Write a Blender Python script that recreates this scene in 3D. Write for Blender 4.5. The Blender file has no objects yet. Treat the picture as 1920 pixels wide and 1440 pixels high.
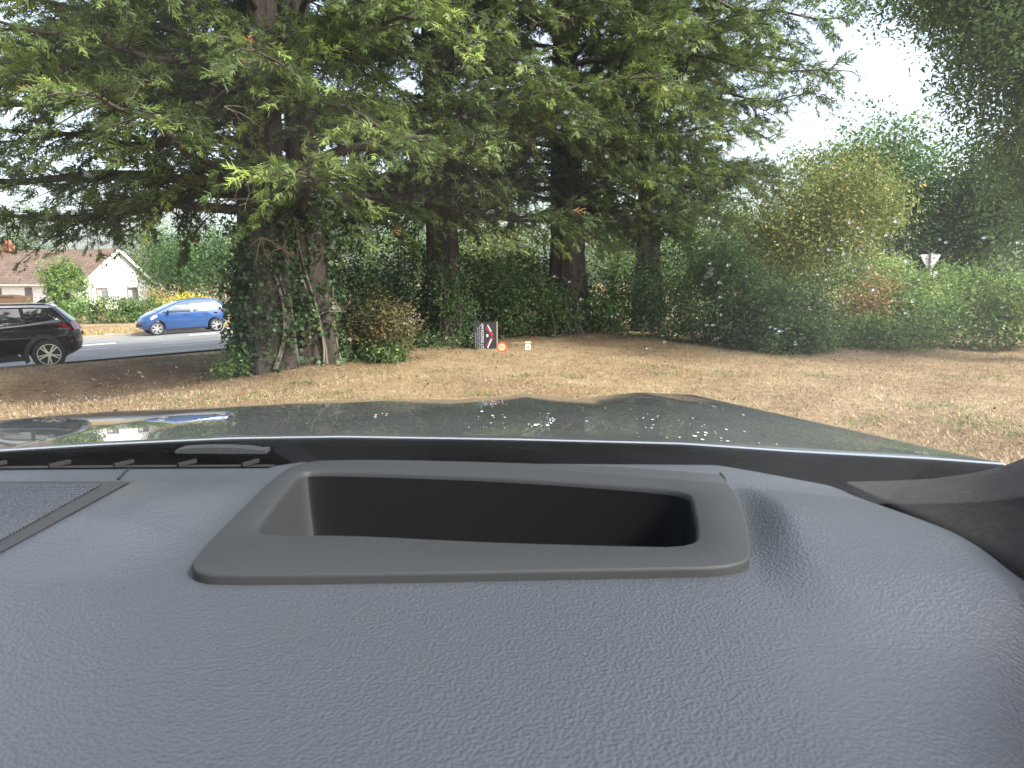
import bpy, bmesh, math
import numpy as np
from mathutils import Vector, Matrix

rng = np.random.default_rng(7)
R = math.radians
scn = bpy.context.scene
COL = scn.collection

# ------------------------------------------------------------------ camera
CAM = np.array((0.0, 0.0, 1.40))
FPX = 1371.0                       # focal length in pixels of the 1920 px wide photograph
PITCH = R(7.93)
cam_d = bpy.data.cameras.new('camera')
cam_d.sensor_width = 34.6
cam_d.lens = 34.6 * FPX / 1920.0
cam_d.clip_start = 0.01
cam_d.clip_end = 2000
cam_d.dof.use_dof = True
cam_d.dof.focus_distance = 5.0
cam_d.dof.aperture_fstop = 34.0
cam = bpy.data.objects.new('camera', cam_d)
COL.objects.link(cam)
cam.location = CAM
cam.rotation_euler = (R(90) - PITCH, 0, 0)
scn.camera = cam

# ------------------------------------------------------------------ sky and sun
TO_SUN = Vector((0.70, -0.42, 0.78)).normalized()
SUN_EL = math.asin(TO_SUN.z)
SUN_AZ = math.atan2(TO_SUN.x, TO_SUN.y)
world = bpy.data.worlds.new('World')
scn.world = world
world.use_nodes = True
wn = world.node_tree
wn.nodes.clear()
w_out = wn.nodes.new('ShaderNodeOutputWorld')
w_bg = wn.nodes.new('ShaderNodeBackground')
w_sky = wn.nodes.new('ShaderNodeTexSky')
w_sky.sky_type = 'NISHITA'
w_sky.sun_disc = False
w_sky.sun_elevation = SUN_EL
w_sky.sun_rotation = SUN_AZ
w_sky.dust_density = 4.0
w_sky.air_density = 1.0
w_hsv = wn.nodes.new('ShaderNodeHueSaturation')       # thin bright cloud: the blue is washed out
w_hsv.inputs['Saturation'].default_value = 0.58
w_bg.inputs['Strength'].default_value = 0.15
wn.links.new(w_sky.outputs[0], w_hsv.inputs['Color'])
wn.links.new(w_hsv.outputs[0], w_bg.inputs['Color'])
wn.links.new(w_bg.outputs[0], w_out.inputs['Surface'])

sun_d = bpy.data.lights.new('sun', 'SUN')
sun_d.energy = 2.2
sun_d.angle = R(14)
sun_d.color = (1.0, 0.955, 0.88)
sun = bpy.data.objects.new('sun', sun_d)
COL.objects.link(sun)
sun.rotation_euler = (-TO_SUN).to_track_quat('-Z', 'Y').to_euler()

scn.view_settings.view_transform = 'Standard'
scn.view_settings.look = 'None'
scn.view_settings.gamma = 1.0
scn.view_settings.exposure = 1.70
scn.view_settings.use_curve_mapping = False
scn.render.engine = 'CYCLES'
scn.cycles.use_denoising = True
scn.cycles.max_bounces = 8
scn.cycles.diffuse_bounces = 3
scn.cycles.glossy_bounces = 3
scn.cycles.transmission_bounces = 6
scn.cycles.transparent_max_bounces = 12
scn.cycles.caustics_reflective = False
scn.cycles.caustics_refractive = False

# ------------------------------------------------------------------ pixel -> world helpers
def ray(px, py):
    u = (px - 960.0) / FPX
    v = (720.0 - py) / FPX
    c, s = math.cos(PITCH), math.sin(PITCH)
    return np.array((u, c + v * s, -s + v * c))
def at(px, py, Y):
    d = ray(px, py)
    return CAM + d * (Y / d[1])
def on_z(px, py, z):
    d = ray(px, py)
    return CAM + d * ((z - CAM[2]) / d[2])

# ------------------------------------------------------------------ object helpers
def link(o, parent=None):
    COL.objects.link(o)
    if parent is not None:
        o.parent = parent
    return o
def tag(o, label=None, cat=None, group=None, kind=None):
    if label: o['label'] = label
    if cat: o['category'] = cat
    if group: o['group'] = group
    if kind: o['kind'] = kind
    return o
def empty(name, loc=(0, 0, 0), rz=0.0):
    o = bpy.data.objects.new(name, None)
    o.empty_display_size = 0.2
    link(o)
    o.location = loc
    o.rotation_euler = (0, 0, rz)
    return o
def np_mesh(name, V, quads=None, tris=None, mat=None, tint=None, smooth=False):
    me = bpy.data.meshes.new(name)
    V = np.asarray(V, dtype=np.float32)
    me.vertices.add(len(V))
    me.vertices.foreach_set('co', V.ravel())
    loops, tot = [], []
    if quads is not None and len(quads):
        quads = np.asarray(quads, dtype=np.int32)
        loops.append(quads.ravel()); tot.append(np.full(len(quads), 4, np.int32))
    if tris is not None and len(tris):
        tris = np.asarray(tris, dtype=np.int32)
        loops.append(tris.ravel()); tot.append(np.full(len(tris), 3, np.int32))
    L = np.concatenate(loops); T = np.concatenate(tot)
    me.loops.add(len(L)); me.loops.foreach_set('vertex_index', L)
    me.polygons.add(len(T))
    st = np.zeros(len(T), np.int32); st[1:] = np.cumsum(T)[:-1]
    me.polygons.foreach_set('loop_start', st)
    me.polygons.foreach_set('loop_total', T)
    if smooth:
        me.polygons.foreach_set('use_smooth', np.ones(len(T), bool))
    if tint is not None:
        a = me.attributes.new('tint', 'FLOAT', 'FACE')
        a.data.foreach_set('value', np.asarray(tint, dtype=np.float32))
    me.update(calc_edges=True)
    if mat is not None:
        me.materials.append(mat)
    return me
def mesh_obj(name, V, quads=None, tris=None, mat=None, parent=None, tint=None, smooth=False):
    return link(bpy.data.objects.new(name, np_mesh(name, V, quads, tris, mat, tint, smooth)), parent)
def bm_obj(name, bm, mat, parent=None, smooth=None):
    me = bpy.data.meshes.new(name)
    bmesh.ops.recalc_face_normals(bm, faces=bm.faces)
    bm.to_mesh(me); bm.free()
    if smooth is not None:
        me.polygons.foreach_set('use_smooth', np.ones(len(me.polygons), bool))
        me.set_sharp_from_angle(angle=R(smooth))
    me.materials.append(mat)
    return link(bpy.data.objects.new(name, me), parent)
def box(bm, c, s, rot=None):
    m = Matrix.Translation(c)
    if rot is not None: m = m @ rot
    m = m @ Matrix.Diagonal((s[0], s[1], s[2], 1))
    return bmesh.ops.create_cube(bm, size=1.0, matrix=m)['verts']
def tube_arrays(P, Rr, n=8, flute=None):
    """tapered tube along points P with radii Rr -> verts, quads"""
    P = np.asarray(P, float); Rr = np.asarray(Rr, float)
    T = np.gradient(P, axis=0)
    T /= np.linalg.norm(T, axis=1)[:, None] + 1e-9
    ref = np.array((0.0, 0, 1)) if abs(T[0][2]) < 0.85 else np.array((1.0, 0, 0))
    A = np.cross(T, ref); A /= np.linalg.norm(A, axis=1)[:, None] + 1e-9
    B = np.cross(T, A)
    th = np.linspace(0, 2 * np.pi, n, endpoint=False)
    rad = Rr[:, None] * (np.ones(n)[None] if flute is None else (flute[None, :] if flute.ndim == 1 else flute))
    V = P[:, None] + rad[..., None] * (A[:, None] * np.cos(th)[None, :, None] + B[:, None] * np.sin(th)[None, :, None])
    m = len(P)
    i = np.arange(m - 1)[:, None] * n + np.arange(n)[None]
    j = np.arange(m - 1)[:, None] * n + (np.arange(n)[None] + 1) % n
    Q = np.stack([i, j, j + n, i + n], -1).reshape(-1, 4)
    return V.reshape(-1, 3), Q
class Acc:
    def __init__(s): s.V = []; s.Q = []; s.t = []; s.n = 0
    def add(s, V, Q, t=None):
        s.V.append(V); s.Q.append(np.asarray(Q) + s.n); s.n += len(V)
        if t is not None: s.t.append(t)
    def obj(s, name, mat, parent=None, smooth=False):
        return mesh_obj(name, np.concatenate(s.V), quads=np.concatenate(s.Q), mat=mat, parent=parent,
                        tint=np.concatenate(s.t) if s.t else None, smooth=smooth)

# ------------------------------------------------------------------ materials
def new_mat(name):
    m = bpy.data.materials.new(name)
    m.use_nodes = True
    nt = m.node_tree
    b = nt.nodes['Principled BSDF']
    return m, nt, b
def ramp(nt, stops):
    r = nt.nodes.new('ShaderNodeValToRGB')
    e = r.color_ramp.elements
    while len(e) < len(stops): e.new(0.5)
    for el, (p, c) in zip(e, stops):
        el.position = p; el.color = (*c, 1)
    return r
def noise(nt, scale, detail=4, rough=0.55, vec=None):
    n = nt.nodes.new('ShaderNodeTexNoise')
    n.inputs['Scale'].default_value = scale
    n.inputs['Detail'].default_value = detail
    n.inputs['Roughness'].default_value = rough
    if vec is not None: nt.links.new(vec, n.inputs['Vector'])
    return n
def coord(nt, kind='Object', scale=None):
    t = nt.nodes.new('ShaderNodeTexCoord')
    out = t.outputs[kind]
    if scale is not None:
        mp = nt.nodes.new('ShaderNodeMapping')
        mp.inputs['Scale'].default_value = scale
        nt.links.new(out, mp.inputs['Vector'])
        out = mp.outputs[0]
    return out
def bump(nt, b, height, strength, dist):
    n = nt.nodes.new('ShaderNodeBump')
    n.inputs['Strength'].default_value = strength
    n.inputs['Distance'].default_value = dist
    nt.links.new(height, n.inputs['Height'])
    nt.links.new(n.outputs[0], b.inputs['Normal'])
    return n
def plain(name, col, rough=0.5, metal=0.0, spec=0.5, coat=0.0, vary=0.0, vscale=3.0, bumpy=0.0, bscale=40, bdist=0.01):
    m, nt, b = new_mat(name)
    b.inputs['Base Color'].default_value = (*col, 1)
    b.inputs['Roughness'].default_value = rough
    b.inputs['Metallic'].default_value = metal
    b.inputs['Specular IOR Level'].default_value = spec
    b.inputs['Coat Weight'].default_value = coat
    b.inputs['Coat Roughness'].default_value = 0.03
    if vary or bumpy:
        v = coord(nt)
    if vary:
        n = noise(nt, vscale, 6, 0.6, v)
        lo = tuple(max(0, c * (1 - vary)) for c in col); hi = tuple(min(1, c * (1 + vary)) for c in col)
        r = ramp(nt, [(0.3, lo), (0.7, hi)])
        nt.links.new(n.outputs[0], r.inputs[0]); nt.links.new(r.outputs[0], b.inputs['Base Color'])
    if bumpy:
        n2 = noise(nt, bscale, 4, 0.6, v)
        bump(nt, b, n2.outputs[0], bumpy, bdist)
    return m
def leaf_mat(name, stops, trans=0.3, rough=0.5):
    m, nt, b = new_mat(name)
    a = nt.nodes.new('ShaderNodeAttribute'); a.attribute_name = 'tint'
    r = ramp(nt, stops)
    nt.links.new(a.outputs['Fac'], r.inputs[0])
    nt.links.new(r.outputs[0], b.inputs['Base Color'])
    b.inputs['Roughness'].default_value = rough
    b.inputs['Specular IOR Level'].default_value = 0.25
    tr = nt.nodes.new('ShaderNodeBsdfTranslucent')
    nt.links.new(r.outputs[0], tr.inputs['Color'])
    mx = nt.nodes.new('ShaderNodeMixShader'); mx.inputs[0].default_value = trans
    out = nt.nodes['Material Output']
    nt.links.new(b.outputs[0], mx.inputs[1]); nt.links.new(tr.outputs[0], mx.inputs[2])
    nt.links.new(mx.outputs[0], out.inputs['Surface'])
    return m
def emit(name, col, strength):
    m, nt, b = new_mat(name)
    b.inputs['Base Color'].default_value = (0, 0, 0, 1)
    b.inputs['Emission Color'].default_value = (*col, 1)
    b.inputs['Emission Strength'].default_value = strength
    return m

M = {}
M['conifer'] = leaf_mat('cypress foliage', [(0.0, (0.047, 0.070, 0.031)), (0.42, (0.101, 0.146, 0.048)), (0.75, (0.204, 0.281, 0.074)),
                                            (0.93, (0.330, 0.421, 0.097)), (1.0, (0.421, 0.210, 0.097))], 0.34)
M['conifer2'] = leaf_mat('older cypress foliage', [(0.0, (0.043, 0.062, 0.029)), (0.45, (0.090, 0.127, 0.047)), (0.8, (0.171, 0.228, 0.071)),
                                            (0.95, (0.267, 0.337, 0.089)), (1.0, (0.365, 0.197, 0.097))], 0.34)
M['broad'] = leaf_mat('broad leaves', [(0.0, (0.038, 0.077, 0.030)), (0.5, (0.084, 0.160, 0.049)), (0.85, (0.160, 0.262, 0.081)), (1.0, (0.320, 0.371, 0.108))], 0.42)
M['ash'] = leaf_mat('overhanging leaves', [(0.0, (0.042, 0.086, 0.036)), (0.5, (0.142, 0.226, 0.084)), (0.85, (0.240, 0.348, 0.126)), (1.0, (0.288, 0.360, 0.120))], 0.55, 0.4)
M['willow'] = leaf_mat('yellowing leaves', [(0.0, (0.092, 0.129, 0.037)), (0.5, (0.198, 0.244, 0.069)), (0.85, (0.356, 0.370, 0.119)), (1.0, (0.422, 0.238, 0.092))], 0.4)
M['lightgreen'] = leaf_mat('pale green leaves', [(0.0, (0.084, 0.146, 0.034)), (0.5, (0.168, 0.269, 0.073)), (0.9, (0.302, 0.414, 0.146)), (1.0, (0.403, 0.426, 0.146))], 0.4)
M['ivy'] = leaf_mat('ivy leaves', [(0.0, (0.026, 0.048, 0.022)), (0.5, (0.055, 0.094, 0.038)), (0.85, (0.098, 0.150, 0.055)), (1.0, (0.204, 0.228, 0.091))], 0.18, 0.38)
M['drybush'] = leaf_mat('half dead twiggy leaves', [(0.0, (0.055, 0.058, 0.024)), (0.45, (0.110, 0.098, 0.040)), (0.8, (0.175, 0.125, 0.058)), (1.0, (0.10, 0.15, 0.04))], 0.3)
M['rust'] = leaf_mat('dead orange bracken', [(0.0, (0.17, 0.115, 0.055)), (0.5, (0.31, 0.215, 0.095)), (0.85, (0.42, 0.31, 0.13)), (1.0, (0.22, 0.25, 0.07))], 0.3)
M['yellowbush'] = leaf_mat('yellow shrub leaves', [(0.0, (0.30, 0.27, 0.04)), (0.5, (0.55, 0.49, 0.07)), (1.0, (0.70, 0.62, 0.14))], 0.35)
M['straw'] = leaf_mat('dry straw blades', [(0.0, (0.165, 0.098, 0.050)), (0.35, (0.282, 0.200, 0.118)), (0.7, (0.40, 0.308, 0.192)), (0.85, (0.54, 0.45, 0.32)),
                                           (0.86, (0.13, 0.17, 0.05)), (1.0, (0.16, 0.23, 0.06))], 0.2, 0.6)
def bark_mat(name, lo, hi, sc=9.0):
    m, nt, b = new_mat(name)
    v = coord(nt, 'Object', (1, 1, 0.16))
    n = noise(nt, sc, 8, 0.65, v)
    r = ramp(nt, [(0.3, lo), (0.7, hi)])
    nt.links.new(n.outputs[0], r.inputs[0]); nt.links.new(r.outputs[0], b.inputs['Base Color'])
    b.inputs['Roughness'].default_value = 0.9
    bump(nt, b, n.outputs[0], 1.0, 0.06)
    return m
M['bark'] = bark_mat('cypress bark', (0.020, 0.015, 0.012), (0.078, 0.060, 0.048))
M['bark_grey'] = bark_mat('grey bark', (0.085, 0.072, 0.055), (0.22, 0.19, 0.15))
M['deadwood'] = bark_mat('dead twigs', (0.13, 0.090, 0.060), (0.29, 0.22, 0.165), 14)

# ------------------------------------------------------------------ road plane and terrain
RD = np.array((0.81, 0.58)); RD /= np.linalg.norm(RD)
RN = np.array((-RD[1], RD[0]))
R0 = np.array((-12.6, 18.0))
ROADW = 14.2
def road_sq(x, y):
    dx, dy = x - R0[0], y - R0[1]
    return dx * RD[0] + dy * RD[1], dx * RN[0] + dy * RN[1]
def road_plane(s, q):
    s2 = np.clip(s, -60, 22)
    return -0.69 + 0.036 * s2 - 0.029 * np.clip(q, -5, ROADW + 2)
def sm(a, b, x):
    t = np.clip((x - a) / (b - a), 0, 1)
    return t * t * (3 - 2 * t)
def ground_z(x, y):
    x = np.asarray(x, float); y = np.asarray(y, float)
    s, q = road_sq(x, y)
    loc = 0.035 * np.sin(0.9 * x + 0.4 * y) * np.sin(0.7 * y + 1.0) + 0.02 * np.sin(2.3 * x + 1.1 * y + 2) + 0.012 * np.sin(3.7 * x - 2.9 * y)
    loc = loc * sm(3.5, 7, y)
    loc = loc + 0.17 * np.exp(-((x - 1.2) ** 2 / 9 + (y - 17.0) ** 2 / 9))
    loc = loc - 0.32 * np.exp(-((x + 7.0) ** 2 / 7 + (y - 11.0) ** 2 / 5.0))
    h = sm(-8.5, -0.6, q)
    rp = road_plane(s, q)
    z = loc * (1 - h) + (rp - 0.05) * h
    far = sm(ROADW, ROADW + 3, q)
    z = np.where(q > ROADW - 0.2, rp + 0.05 + 0.10 * far, z)
    return z
def axis(*segs):
    out = []
    for a, b, n in segs: out.append(np.linspace(a, b, n, endpoint=False))
    out.append(np.array([segs[-1][1]]))
    return np.concatenate(out)
gx = axis((-400, -60, 17), (-60, -22, 30), (-22, 14, 180), (14, 40, 25), (40, 400, 18))
gy = axis((-60, 3, 12), (3, 22, 110), (22, 62, 80), (62, 130, 20), (130, 900, 14))
GX, GY = np.meshgrid(gx, gy)
GZ = ground_z(GX, GY)
GV = np.stack([GX, GY, GZ], -1).reshape(-1, 3)
nx, ny = len(gx), len(gy)
ii = np.arange(ny - 1)[:, None] * nx + np.arange(nx - 1)[None]
GQ = np.stack([ii, ii + 1, ii + nx + 1, ii + nx], -1).reshape(-1, 4)

def ground_mat():
    m, nt, b = new_mat('dry summer grass ground')
    v = coord(nt, 'Object')
    n1 = noise(nt, 0.55, 6, 0.62, v)
    n2 = noise(nt, 7.0, 8, 0.7, v)
    n3 = noise(nt, 1.15, 4, 0.55, v)
    base = ramp(nt, [(0.36, (0.110, 0.072, 0.045)), (0.47, (0.215, 0.148, 0.086)), (0.60, (0.315, 0.232, 0.138)), (0.78, (0.415, 0.325, 0.212))])
    mix = nt.nodes.new('ShaderNodeMath'); mix.operation = 'MULTIPLY_ADD'
    mix.inputs[1].default_value = 0.6
    nt.links.new(n2.outputs[0], mix.inputs[0])
    sc = nt.nodes.new('ShaderNodeMath'); sc.operation = 'MULTIPLY'; sc.inputs[1].default_value = 0.50
    nt.links.new(n1.outputs[0], sc.inputs[0]); nt.links.new(sc.outputs[0], mix.inputs[2])
    nt.links.new(mix.outputs[0], base.inputs[0])
    gr = ramp(nt, [(0.58, (0, 0, 0)), (0.72, (1, 1, 1))])
    nt.links.new(n3.outputs[0], gr.inputs[0])
    mg = nt.nodes.new('ShaderNodeMix'); mg.data_type = 'RGBA'
    gm = nt.nodes.new('ShaderNodeMath'); gm.operation = 'MULTIPLY'; gm.inputs[1].default_value = 0.45
    nt.links.new(gr.outputs[0], gm.inputs[0]); nt.links.new(gm.outputs[0], mg.inputs['Factor'])
    nt.links.new(base.outputs[0], mg.inputs['A']); mg.inputs['B'].default_value = (0.13, 0.15, 0.055, 1)
    # needle litter lies under the conifers
    at_ = nt.nodes.new('ShaderNodeAttribute'); at_.attribute_name = 'litter'
    ml = nt.nodes.new('ShaderNodeMix'); ml.data_type = 'RGBA'
    n5 = noise(nt, 5.0, 8, 0.75, v)
    lc = ramp(nt, [(0.3, (0.052, 0.034, 0.022)), (0.7, (0.20, 0.130, 0.076))])
    nt.links.new(n5.outputs[0], lc.inputs[0])
    nt.links.new(at_.outputs['Fac'], ml.inputs['Factor'])
    nt.links.new(mg.outputs['Result'], ml.inputs['A']); nt.links.new(lc.outputs[0], ml.inputs['B'])
    nt.links.new(ml.outputs['Result'], b.inputs['Base Color'])
    b.inputs['Roughness'].default_value = 1.0
    b.inputs['Specular IOR Level'].default_value = 0.1
    n4 = noise(nt, 45, 6, 0.7, v)
    bump(nt, b, n4.outputs[0], 0.9, 0.03)
    return m
M['ground'] = ground_mat()
ground = mesh_obj('ground', GV, quads=GQ, mat=M['ground'], smooth=True)
def litter_amount(x, y):
    a = np.exp(-((x + 6.6) ** 2 / 5.5 + (y - 11.6) ** 2 / 2.6)) * 1.5
    b_ = np.exp(-((x + 4.2) ** 2 / 6 + (y - 13.4) ** 2 / 3.0)) * 1.1
    c_ = np.exp(-((x + 0.2) ** 2 / 14 + (y - 17.6) ** 2 / 3.0)) * 1.0
    d_ = np.exp(-((x - 3.5) ** 2 / 14 + (y - 17.2) ** 2 / 1.6)) * 0.8
    e_ = np.exp(-((x - 4.4) ** 2 / 0.6 + (y - 6.4) ** 2 / 0.5)) * 0.55
    n_ = 0.75 + 0.25 * np.sin(2.1 * x + 1.3 * y) * np.sin(1.7 * y - 0.6 * x) + 0.2 * np.sin(5.3 * x + 3.1 * y)
    return np.clip((a + b_ + c_ + d_ + e_) * n_, 0, 1)
la = ground.data.attributes.new('litter', 'FLOAT', 'POINT')
la.data.foreach_set('value', litter_amount(GV[:, 0], GV[:, 1]).astype(np.float32))
tag(ground, 'dry straw-coloured grass bank in front of the car', kind='structure')

def road_mesh(name, s0, s1, q0, q1, lift, mat, parent=None, ns=2):
    S = np.linspace(s0, s1, ns); Qv = np.linspace(q0, q1, 6)
    V = []
    for s_ in S:
        for q_ in Qv:
            p = R0 + RD * s_ + RN * q_
            V.append((p[0], p[1], road_plane(s_, q_) + lift))
    k = len(Qv)
    Qd = [(a * k + c, (a + 1) * k + c, (a + 1) * k + c + 1, a * k + c + 1) for a in range(ns - 1) for c in range(k - 1)]
    return mesh_obj(name, V, quads=Qd, mat=mat, parent=parent)
def asphalt():
    m, nt, b = new_mat('worn asphalt')
    v = coord(nt)
    n = noise(nt, 0.6, 6, 0.6, v); n2 = noise(nt, 60, 3, 0.6, v)
    r = ramp(nt, [(0.3, (0.190, 0.184, 0.176)), (0.7, (0.275, 0.268, 0.256))])
    nt.links.new(n.outputs[0], r.inputs[0]); nt.links.new(r.outputs[0], b.inputs['Base Color'])
    b.inputs['Roughness'].default_value = 0.85
    bump(nt, b, n2.outputs[0], 0.3, 0.01)
    return m
M['asphalt'] = asphalt()
M['paint'] = plain('worn white road paint', (0.72, 0.72, 0.69), 0.7, vary=0.18, vscale=6)
road = road_mesh('road', -60, 90, 0, ROADW, 0.0, M['asphalt'], ns=80)
tag(road, 'worn grey asphalt road behind the bank', kind='structure')
def marking(s0, s1, q0, q1):
    return road_mesh('road_marking', s0, s1, q0, q1, 0.006, M['paint'], road, ns=max(2, int((s1 - s0) / 2)))
marking(-40, 0.8, 0.55, 0.67); marking(2.2, 40, 0.55, 0.67)
for k in range(-4, 9): marking(k * 4.2 + 0.3, k * 4.2 + 2.9, 5.0, 5.13)
for k in range(-4, 9): marking(k * 4.2 - 1.2, k * 4.2 + 0.9, 3.2, 3.3)
marking(-40, 30, ROADW - 0.5, ROADW - 0.38)
marking(2.4, 3.5, 7.6, 8.4)
marking(6.4, 7.5, 9.6, 10.2)
M['kerb'] = plain('grey kerb stone', (0.30, 0.28, 0.25), 0.85, vary=0.2, vscale=4)
kb = bmesh.new()
for k in range(60):
    s_ = -45 + k * 1.6
    p = R0 + RD * s_ + RN * (ROADW + 0.09)
    box(kb, (p[0], p[1], road_plane(s_, ROADW) + 0.04), (1.57, 0.16, 0.16), Matrix.Rotation(math.atan2(RD[1], RD[0]), 4, 'Z'))
tag(bm_obj('kerb', kb, M['kerb']), 'low grey kerb along the far side of the road', kind='structure')
M['fardry'] = leaf_mat('far verge straw', [(0.0, (0.34, 0.25, 0.11)), (1.0, (0.52, 0.40, 0.20))], 0.2, 0.7)

# ------------------------------------------------------------------ foliage generators
def unit(a):
    return a / (np.linalg.norm(a, axis=-1, keepdims=True) + 1e-9)
FROND = []
for k in range(5):
    a0 = 0.06 + 0.17 * k
    for sgn in (1, -1):
        FROND.append((a0 + (0.05 if sgn > 0 else 0), sgn * (0.90 - 0.10 * k), 0.50 - 0.055 * k, 0.12))
FROND.append((0.50, 0.0, 0.55, 0.12))
FROND.append((0.0, 0.0, 0.75, 0.075))
def fronds(P, D, N, L, tint):
    P = np.asarray(P); D = unit(np.asarray(D)); N = np.asarray(N)
    S = unit(np.cross(D, N)); N = np.cross(S, D)
    L = np.asarray(L)[:, None]
    Vs, Ts = [], []
    m = len(P)
    for (a, th, l, w) in FROND:
        jit = rng.normal(0, 0.20, (m, 1)); dn = rng.normal(-0.06, 0.26, (m, 1))
        c, s = np.cos(th + jit), np.sin(th + jit)
        d = D * c + S * s + N * dn
        b0 = P + D * L * a + N * L * rng.normal(0, 0.06, (m, 1))
        wv = (S * c - D * s) * L * w * 0.5
        tip = b0 + d * L * l * rng.uniform(0.75, 1.25, (m, 1))
        Vs.append(np.stack([b0 + wv, tip, b0 - wv], 1))
        Ts.append(tint + 0.18 * a + rng.normal(0, 0.05, m))
    V = np.stack(Vs, 1).reshape(-1, 3)
    T = np.stack(Ts, 1)
    T = np.clip(T, 0, 0.95)
    T[rng.random(m) < 0.003] = 1.0
    return V, np.arange(len(V)).reshape(-1, 3), T.ravel()
def rotz(v, a):
    c, s = np.cos(a), np.sin(a)
    return np.stack([v[..., 0] * c - v[..., 1] * s, v[..., 0] * s + v[..., 1] * c, v[..., 2]], -1)
def trunk_path(base, top, r0, r1, n=14, wob=0.12, flare=1.35):
    t = np.linspace(0, 1, n)
    P = np.array(base)[None] * (1 - t)[:, None] + np.array(top)[None] * t[:, None]
    P[:, 0] += wob * np.sin(t * 5 + rng.uniform(0, 6)) * t
    P[:, 1] += wob * np.sin(t * 4 + rng.uniform(0, 6)) * t
    rad = r0 + (r1 - r0) * t
    rad[0] *= flare; rad[1] *= 1 + (flare - 1) * 0.35
    return P, rad
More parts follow.
